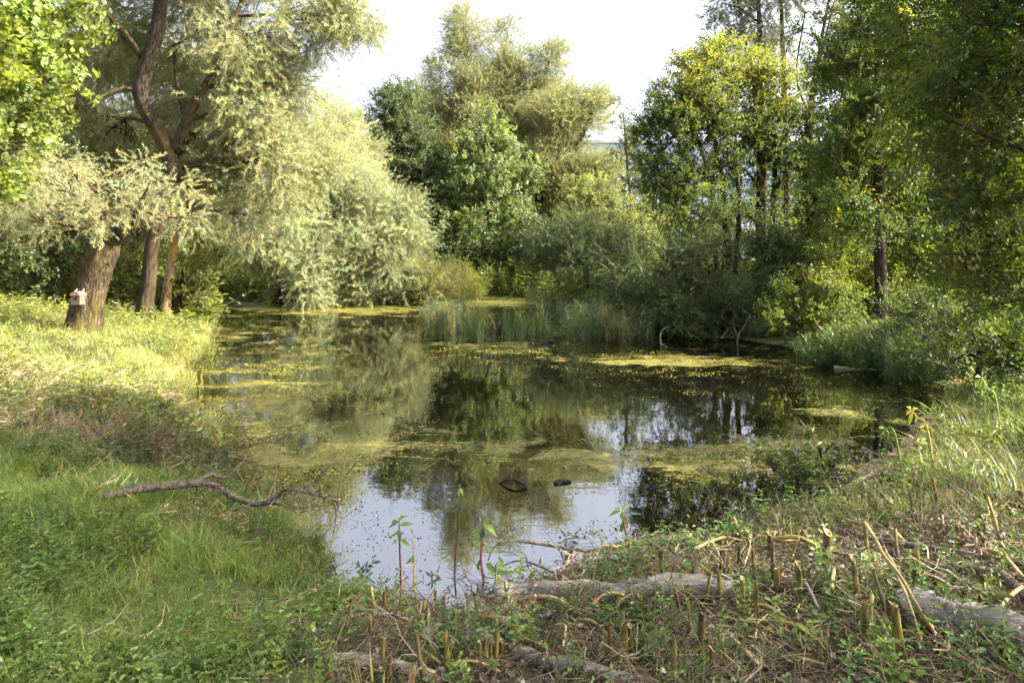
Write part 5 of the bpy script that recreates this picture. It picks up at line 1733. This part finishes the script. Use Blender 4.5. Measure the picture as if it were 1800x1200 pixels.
M_BALSAM = solid_mat("balsam_leaf", (0.13, 0.21, 0.035))
M_BALSAM_D = solid_mat("dark_leaf", (0.05, 0.085, 0.045))
M_BALSAM_Y = solid_mat("yellow_leaf", (0.32, 0.30, 0.04))
M_REDSTEM = solid_mat("red_stem", (0.10, 0.025, 0.02), 0)
M_DARKSTEM = solid_mat("dark_red_stem", (0.045, 0.022, 0.018), 0)
M_GREENSTEM = solid_mat("green_stem", (0.12, 0.15, 0.03), 0)
M_YELSTEM = solid_mat("ochre_stem", (0.26, 0.18, 0.03), 0)
M_REDLOW = solid_mat("brown_stem", (0.10, 0.06, 0.03), 0)


def leaf_mesh(a, tip, width, droop, rg):
    """lanceolate leaf from a to tip with a folded midrib and an arched blade"""
    a = np.asarray(a)
    tip = np.asarray(tip)
    d = tip - a
    Ln = np.linalg.norm(d)
    dn = d / Ln
    side = np.cross(dn, np.array([0, -.6, .8]) + rg.normal(0, .35, 3))
    side /= np.linalg.norm(side)
    up = np.cross(side, dn)
    prof = [0.02, .45, .85, 1.0, .8, .42, .0]
    V, Fc = [], []
    for i, w in enumerate(prof):
        t = i / 6
        c = a + d * t + up * (droop * Ln * 4 * t * (1 - t))
        V += [c + side * w * width / 2 + up * .18 * width * w, c, c - side * w * width / 2 + up * .18 * width * w]
    for i in range(6):
        for j in range(2):
            q = i * 3 + j
            Fc.append((q, q + 1, q + 4, q + 3))
    return np.array(V), Fc


def plant(name, label, cat, stem_px, leaves_px, Y, stem_mat, leaf_m, w, seed, conv=cz, group=None):
    rg = np.random.default_rng(seed)
    pts = [pr(*conv(p), Y + .03 * k) for k, p in enumerate(stem_px)]
    pts[0][2] = min(pts[0][2], gz(pts[0][0], pts[0][1])) - .03
    e = empty(name, pts[0])
    tag(e, label, cat, group)
    mb = MB()
    n = 4 * len(pts) + 4
    P = smooth_path(pts, n)
    mb.tube(P, np.linspace(w, w * .45, n) / F * Y / 2, 6)
    mb.build("stem", stem_mat, e)
    for lf in leaves_px:
        (x0, y0), (x1, y1), wd = lf[0], lf[1], lf[2]
        lm = lf[3] if len(lf) > 3 else leaf_m
        a = pr(*conv((x0, y0)), Y + rg.normal(0, .01))
        i = int(np.argmin(np.linalg.norm(P - a, axis=1)))
        a = P[i]
        tip = pr(*conv((x1, y1)), a[1] + rg.normal(0, .05))
        V, Fc = leaf_mesh(a, tip, wd / 3 / F * Y, .12, rg)
        mesh_obj("leaf", V, Fc, lm, e)
    return e


plant("balsam_plant", "young balsam with a thin red stem, leftmost of those before the water", "plant",
      [(312, 830), (313, 640), (307, 470), (305, 350)],
      [((305, 350), (318, 312), 26), ((305, 352), (352, 318), 22), ((305, 355), (262, 352), 22), ((306, 375), (382, 362), 26), ((306, 400), (228, 432), 26), ((307, 405), (312, 445), 28), ((308, 450), (265, 474), 18), ((309, 445), (368, 482), 24), ((306, 365), (245, 385), 14, M_BALSAM_D)],
      4.75, M_REDSTEM, M_BALSAM, 5, 1)
plant("balsam_plant", "tall straight dark stem with a few narrow leaves at its tip", "plant",
      [(592, 668), (600, 560), (614, 400), (622, 250), (627, 170)],
      [((626, 180), (618, 225), 16), ((626, 175), (640, 215), 14), ((624, 230), (628, 300), 12, M_BALSAM_D), ((627, 172), (622, 150), 10), ((622, 250), (600, 285), 12, M_BALSAM_D)],
      4.95, M_DARKSTEM, M_BALSAM, 4.5, 2)
plant("balsam_plant", "leafy balsam with a red stem right of the tall dark one", "plant",
      [(766, 730), (745, 620), (736, 540), (742, 440), (748, 350), (745, 310)],
      [((746, 325), (778, 352), 26), ((747, 370), (822, 432), 34), ((746, 385), (742, 445), 34, M_BALSAM_D), ((743, 410), (672, 430), 24), ((740, 440), (700, 485), 26), ((740, 470), (790, 505), 22), ((737, 520), (850, 525), 14), ((745, 312), (738, 288), 16), ((740, 540), (720, 610), 20)],
      4.85, M_REDSTEM, M_BALSAM, 5.5, 3)
plant("balsam_plant", "thin ochre stem leaning in the grass between the red stemmed plants", "plant",
      [(432, 858), (400, 770), (386, 690), (384, 600), (376, 420)],
      [((384, 540), (335, 572), 22), ((383, 545), (372, 570), 20), ((376, 425), (368, 390), 8, M_BALSAM_D)],
      4.6, M_YELSTEM, M_BALSAM, 5, 4)
plant("balsam_plant", "drooping leaved balsam standing before the open water on the right", "plant",
      [(1530, 540), (1512, 470), (1498, 400), (1488, 320), (1484, 270)],
      [((1485, 275), (1430, 290), 22), ((1485, 285), (1408, 328), 26), ((1486, 290), (1480, 345), 26), ((1487, 295), (1512, 378), 26), ((1490, 340), (1474, 405), 24), ((1486, 290), (1502, 245), 14), ((1486, 300), (1570, 308), 12, M_BALSAM_D), ((1484, 272), (1462, 258), 14), ((1492, 355), (1500, 400), 18)],
      5.25, M_REDSTEM, M_BALSAM, 4.5, 5)
plant("balsam_plant", "short balsam with broad light leaves beside the dark split log", "plant",
      [(800, 720), (812, 660), (820, 610)],
      [((820, 612), (765, 565), 32), ((820, 614), (860, 590), 26), ((820, 618), (920, 622), 22), ((816, 640), (835, 690), 40, M_BALSAM_Y), ((814, 650), (880, 705), 32, M_BALSAM_Y), ((820, 610), (815, 570), 20), ((816, 640), (770, 620), 22)],
      4.7, M_GREENSTEM, M_BALSAM, 5, 6)
plant("balsam_plant", "red brown forked stem bent over at the water's edge", "plant",
      [(490, 760), (488, 690), (478, 630), (520, 640), (560, 665)],
      [((480, 632), (440, 612), 14, M_BALSAM_D), ((500, 636), (470, 600), 14, M_BALSAM_D)], 4.85, M_REDSTEM, M_BALSAM, 5, 7)
lz = lambda p: (p[0] / 3, 400 + p[1] / 3)
plant("weed_plant", "dark leaved weed rising before the left shore's bright algae", "plant",
      [(1030, 1190), (1050, 1100), (1070, 1020), (1082, 960)],
      [((1078, 985), (990, 1035), 40, M_BALSAM_D), ((1082, 965), (1098, 950), 34, M_BALSAM_D), ((1075, 1000), (1150, 1080), 26, M_BALSAM_D), ((1062, 1050), (1110, 1130), 30, M_BALSAM_D), ((1080, 970), (1050, 955), 20, M_BALSAM_D)],
      8.4, M_GREENSTEM, M_BALSAM_D, 5, 8, conv=lz)
rz2 = lambda p: (1200 + p[0] / 3, 400 + p[1] / 3)
plant("balsam_plant", "pale stemmed balsam arching over the right bank grass", "plant",
      [(1690, 980), (1650, 900), (1610, 850), (1575, 790)],
      [((1575, 792), (1545, 850), 26), ((1578, 795), (1560, 880), 22), ((1580, 798), (1605, 860), 24), ((1575, 790), (1540, 790), 18), ((1590, 820), (1590, 890), 18)], 7.4, M_GREENSTEM, M_BALSAM, 4, 9, conv=rz2)
plant("balsam_plant", "yellowing balsam leaning out toward the water on the right", "plant",
      [(1340, 1140), (1290, 1060), (1240, 1000), (1205, 960)],
      [((1206, 962), (1180, 990), 22, M_BALSAM_Y), ((1208, 965), (1225, 1030), 24, M_BALSAM_Y), ((1210, 965), (1180, 945), 20, M_BALSAM_Y), ((1215, 970), (1240, 950), 20), ((1220, 980), (1195, 1040), 20, M_BALSAM_Y)], 6.6, M_YELSTEM, M_BALSAM_Y, 3.5, 10, conv=rz2)
plant("balsam_plant", "small pale balsam nodding at the water's edge below the leaning one", "plant",
      [(1180, 1140), (1120, 1090), (1070, 1060), (1050, 1045)],
      [((1052, 1046), (1040, 1090), 24), ((1054, 1048), (1065, 1095), 22), ((1050, 1045), (1030, 1060), 20), ((1070, 1060), (1080, 1110), 18)], 6.2, M_GREENSTEM, M_BALSAM, 4, 11, conv=rz2)
plant("weed_plant", "upright reddish weed spike at the right shore", "plant",
      [(725, 1195), (690, 1100), (650, 1050), (615, 1010)],
      [((680, 1090), (690, 1050), 12), ((650, 1050), (640, 1090), 12), ((700, 1130), (670, 1130), 14), ((715, 1165), (740, 1130), 14)], 6.4, M_REDLOW, M_BALSAM, 3, 12, conv=rz2)
for k, (x, y, s) in enumerate([(985, 600, 1.2), (1080, 650, 1.0), (800, 800, 1.2), (680, 1010, .9), (740, 950, .8), (1280, 1050, 1.1), (1390, 1090, .9), (230, 860, .8), (460, 930, 1.0), (1760, 1110, 1.3), (520, 1050, .9), (590, 1150, .8), (1720, 470, 1.0)]):
    rg = np.random.default_rng(60 + k)
    b = gp(*rz_((x, y)))
    Y = b[1]
    lv = []
    nl = 6
    for j in range(nl):
        a = j * 2 * math.pi / nl + rg.uniform(-.3, .3)
        ln = rg.uniform(45, 75) * s
        lv.append(((x, y - 45 * s), (x + ln * math.cos(a), y - 45 * s - ln * .45 * math.sin(a) + 6), 48 * s))
    NEAR = ["under the bent pale stem", "between the tall olive stalks", "left of the bent pale stem's middle", "at bottom right centre", "beside the pale yellow stem", "below the thick leaning stalk", "at the foot of the silver log",
            "left of the stout tan stem", "beside the stout tan stem", "at the bottom right corner", "just right of the stout tan stem's end", "near the bottom edge right of centre", "at the right edge above the silver log"]
    plant("nettle_plant", "low nettle with broad green leaves %s" % NEAR[k], "plant", [(x, y), (x + rg.normal(0, 4), y - 48 * s)], lv, Y, M_GREENSTEM, solid_mat("nettle_leaf", (0.075 + .02 * rg.uniform(), 0.125, 0.04)), 5, 80 + k, conv=rz_, group="nettles in the litter")

def sprig(label, x, y, h, n, mat, stem_mat, seed):
    """small many-leaved weed at a picture position"""
    rg = np.random.default_rng(seed)
    b = gp(x, y)
    Y = b[1]
    b[2] = gz(b[0], b[1])
    e = empty("weed_plant", b)
    tag(e, label, "plant")
    hh = h / F * Y
    for k in range(4):
        top = b + np.array([rg.normal(0, .35) * hh, rg.normal(0, .2) * hh, hh * rg.uniform(.7, 1.1)])
        mb = MB()
        P = smooth_path([b - np.array([0, 0, .03]), (b + top) / 2 + rg.normal(0, .06 * hh, 3), top], 8)
        mb.tube(P, np.linspace(.004, .0015, 8), 5)
        mb.build("stem", stem_mat, e)
        for j in range(n):
            a = P[rg.integers(2, 8)]
            d = rg.normal(0, 1, 3)
            d[2] = rg.normal(.2, .4)
            d /= np.linalg.norm(d)
            V, Fc = leaf_mesh(a, a + d * rg.uniform(.04, .085), rg.uniform(.014, .026), .1, rg)
            mesh_obj("leaf", V, Fc, mat, e)


sprig("dark small leaved weed in the water's edge left of the red stems", 640, 1030, 62, 7, M_BALSAM_D, M_DARKSTEM, 1)
sprig("dark leafy sprig by the forked branch over the water", 1005, 985, 60, 6, M_BALSAM_D, M_DARKSTEM, 2)
sprig("sprig of small green leaves at the long log's left end", 905, 1040, 60, 6, M_BALSAM, M_GREENSTEM, 3)
sprig("leafy weed leaning over the water below the right bough", 1290, 930, 60, 7, M_BALSAM_D, M_GREENSTEM, 4)
tree("bush", "low dark small leaved shrub overhanging the right water's edge", "bush", "alder",
     [([gp(1400, 880), gp(1400, 880) + np.array([0, 0, .15]), gp(1400, 880) + np.array([-.05, 0, .3])], [.012, .01, .006])],
     [L(1360, 872, 6.5, 36, 16), L(1400, 862, 6.5, 34, 18), L(1435, 876, 6.4, 30, 14, cover=.7)],
     (0.075, 0.105, 0.03), M_BARK_DARK, size=.42, cover=1.0, seed=40, limb_r=.01)

# ------------------------------------------------------------------ stones
M_STONE = bark_mat("stone", [(0.34, (0.16, 0.155, 0.15)), (0.5, (0.30, 0.29, 0.28)), (0.66, (0.48, 0.47, 0.46))], scale=(9, 9, 9), nscale=1.5, bump=.5)
M_CLOD = bark_mat("clod", [(0.34, (0.05, 0.04, 0.03)), (0.5, (0.16, 0.13, 0.10)), (0.66, (0.34, 0.29, 0.23))], scale=(14, 14, 14), nscale=2.0, bump=1.0)


def stone(px_, py_, w, h, label, mat, seed, name="stone", cat="stone"):
    rg = np.random.default_rng(seed)
    b = gp(px_, py_)
    rx, rz = w / F * b[1] / 2, h / F * b[1]
    V, Fc = [], []
    nu, nv = 14, 9
    ph = rg.uniform(0, 6, 6)
    for i in range(nv):
        th = math.pi * i / (nv - 1)
        for j in range(nu):
            a = 2 * math.pi * j / nu
            r = 1 + .13 * math.sin(2 * a + ph[0]) + .1 * math.sin(3 * a + ph[1] + 2 * th) + .08 * math.sin(5 * th + ph[2] + a) + rg.normal(0, .025)
            V.append(b + np.array([rx * r * math.sin(th) * math.cos(a), rx * .8 * r * math.sin(th) * math.sin(a), rz * (.35 + .65 * r * math.cos(th))]))
    for i in range(nv - 1):
        for j in range(nu):
            Fc.append((i * nu + j, (i + 1) * nu + j, (i + 1) * nu + (j + 1) % nu, i * nu + (j + 1) % nu))
    o = mesh_obj(name, np.array(V) - b, Fc, mat)
    o.location = tuple(b)
    tag(o, label, cat)


stone(240, 1092, 20, 12, "small pale stone in the shaded grass at lower left", M_STONE, 1)
stone(708, 1090, 18, 12, "light grey stone at the foot of the red stemmed plant", M_STONE, 2)
stone(774, 1186, 18, 14, "light grey stone left of the stalk clump at bottom centre", M_STONE, 3)
stone(883, 1102, 22, 13, "grey stone below the left end of the long log", M_STONE, 4)
stone(926, 1100, 20, 12, "pale stone right of the grey one below the long log", M_STONE, 5)
stone(834, 1192, 16, 12, "brownish stone beside the stalk clump at bottom centre", M_CLOD, 6)
stone(180, 992, 30, 16, "crumbly brown clod of earth in the grass", M_CLOD, 7, "earth_clod", "clod")
stone(60, 992, 34, 8, "flat pale patch of bare earth in the sunny grass spot", M_CLOD, 8, "earth_clod", "clod")

# ------------------------------------------------------------------ small box hung on the willow trunk
M_CREAM = plain_mat("cream_paint", [(0.3, (0.07, 0.056, 0.042)), (0.7, (0.13, 0.106, 0.08))], nscale=20, rough=.7)
M_REDROOF = plain_mat("faded_red", [(0.3, (0.16, 0.07, 0.06)), (0.7, (0.27, 0.15, 0.13))], nscale=20, rough=.7)
M_WIRE = plain_mat("wire", [(0.3, (0.16, 0.14, 0.11)), (0.7, (0.25, 0.22, 0.18))], rough=.5)
M_HOLE = plain_mat("dark_hole", [(0.3, (0.01, 0.01, 0.01)), (0.7, (0.02, 0.02, 0.02))], rough=.9)
NY = 14.6 - .62
c0 = at(137.5, 527, NY)
px1 = NY / F
nb = empty("nest_box", c0 - np.array([0, 0, 8.5 * px1]))
tag(nb, "small weathered box with a faded reddish arched top hung on the willow trunk", "box")
mb = MB()
mb.box(c0, (7.5 * px1, .09, 8 * px1))
mb.build("body", M_CREAM, nb, smooth=False)
mb = MB()
arc = [c0 + np.array([8.6 * px1 * math.cos(a), 0, 8.2 * px1 + 7 * px1 * math.sin(a)]) for a in np.linspace(0, math.pi, 11)]
V = np.array([p + np.array([0, s, 0]) for s in (-.12, .11) for p in arc])
Fc = [(i, i + 1, 12 + i, 11 + i) for i in range(10)] + [tuple(range(10, -1, -1)), tuple(range(11, 22)), (0, 11, 21, 10)]
mb.add(V, Fc)
mb.build("roof", M_REDROOF, nb, smooth=False)
for s in (-1, 1):
    mb = MB()
    mb.tube([c0 + np.array([s * 7 * px1, .0, 8 * px1]), c0 + np.array([s * 7 * px1, .02, 15 * px1]), c0 + np.array([s * 6 * px1, .08, 18.5 * px1])], [.012, .012, .012], 6)
    mb.build("strap", M_WIRE, nb)
mb = MB()
mb.tube([c0 + np.array([1 * px1, -.085, 2.5 * px1]), c0 + np.array([1 * px1, -.094, 2.5 * px1])], [.025, .025], 12)
mb.build("entrance_hole", M_HOLE, nb)
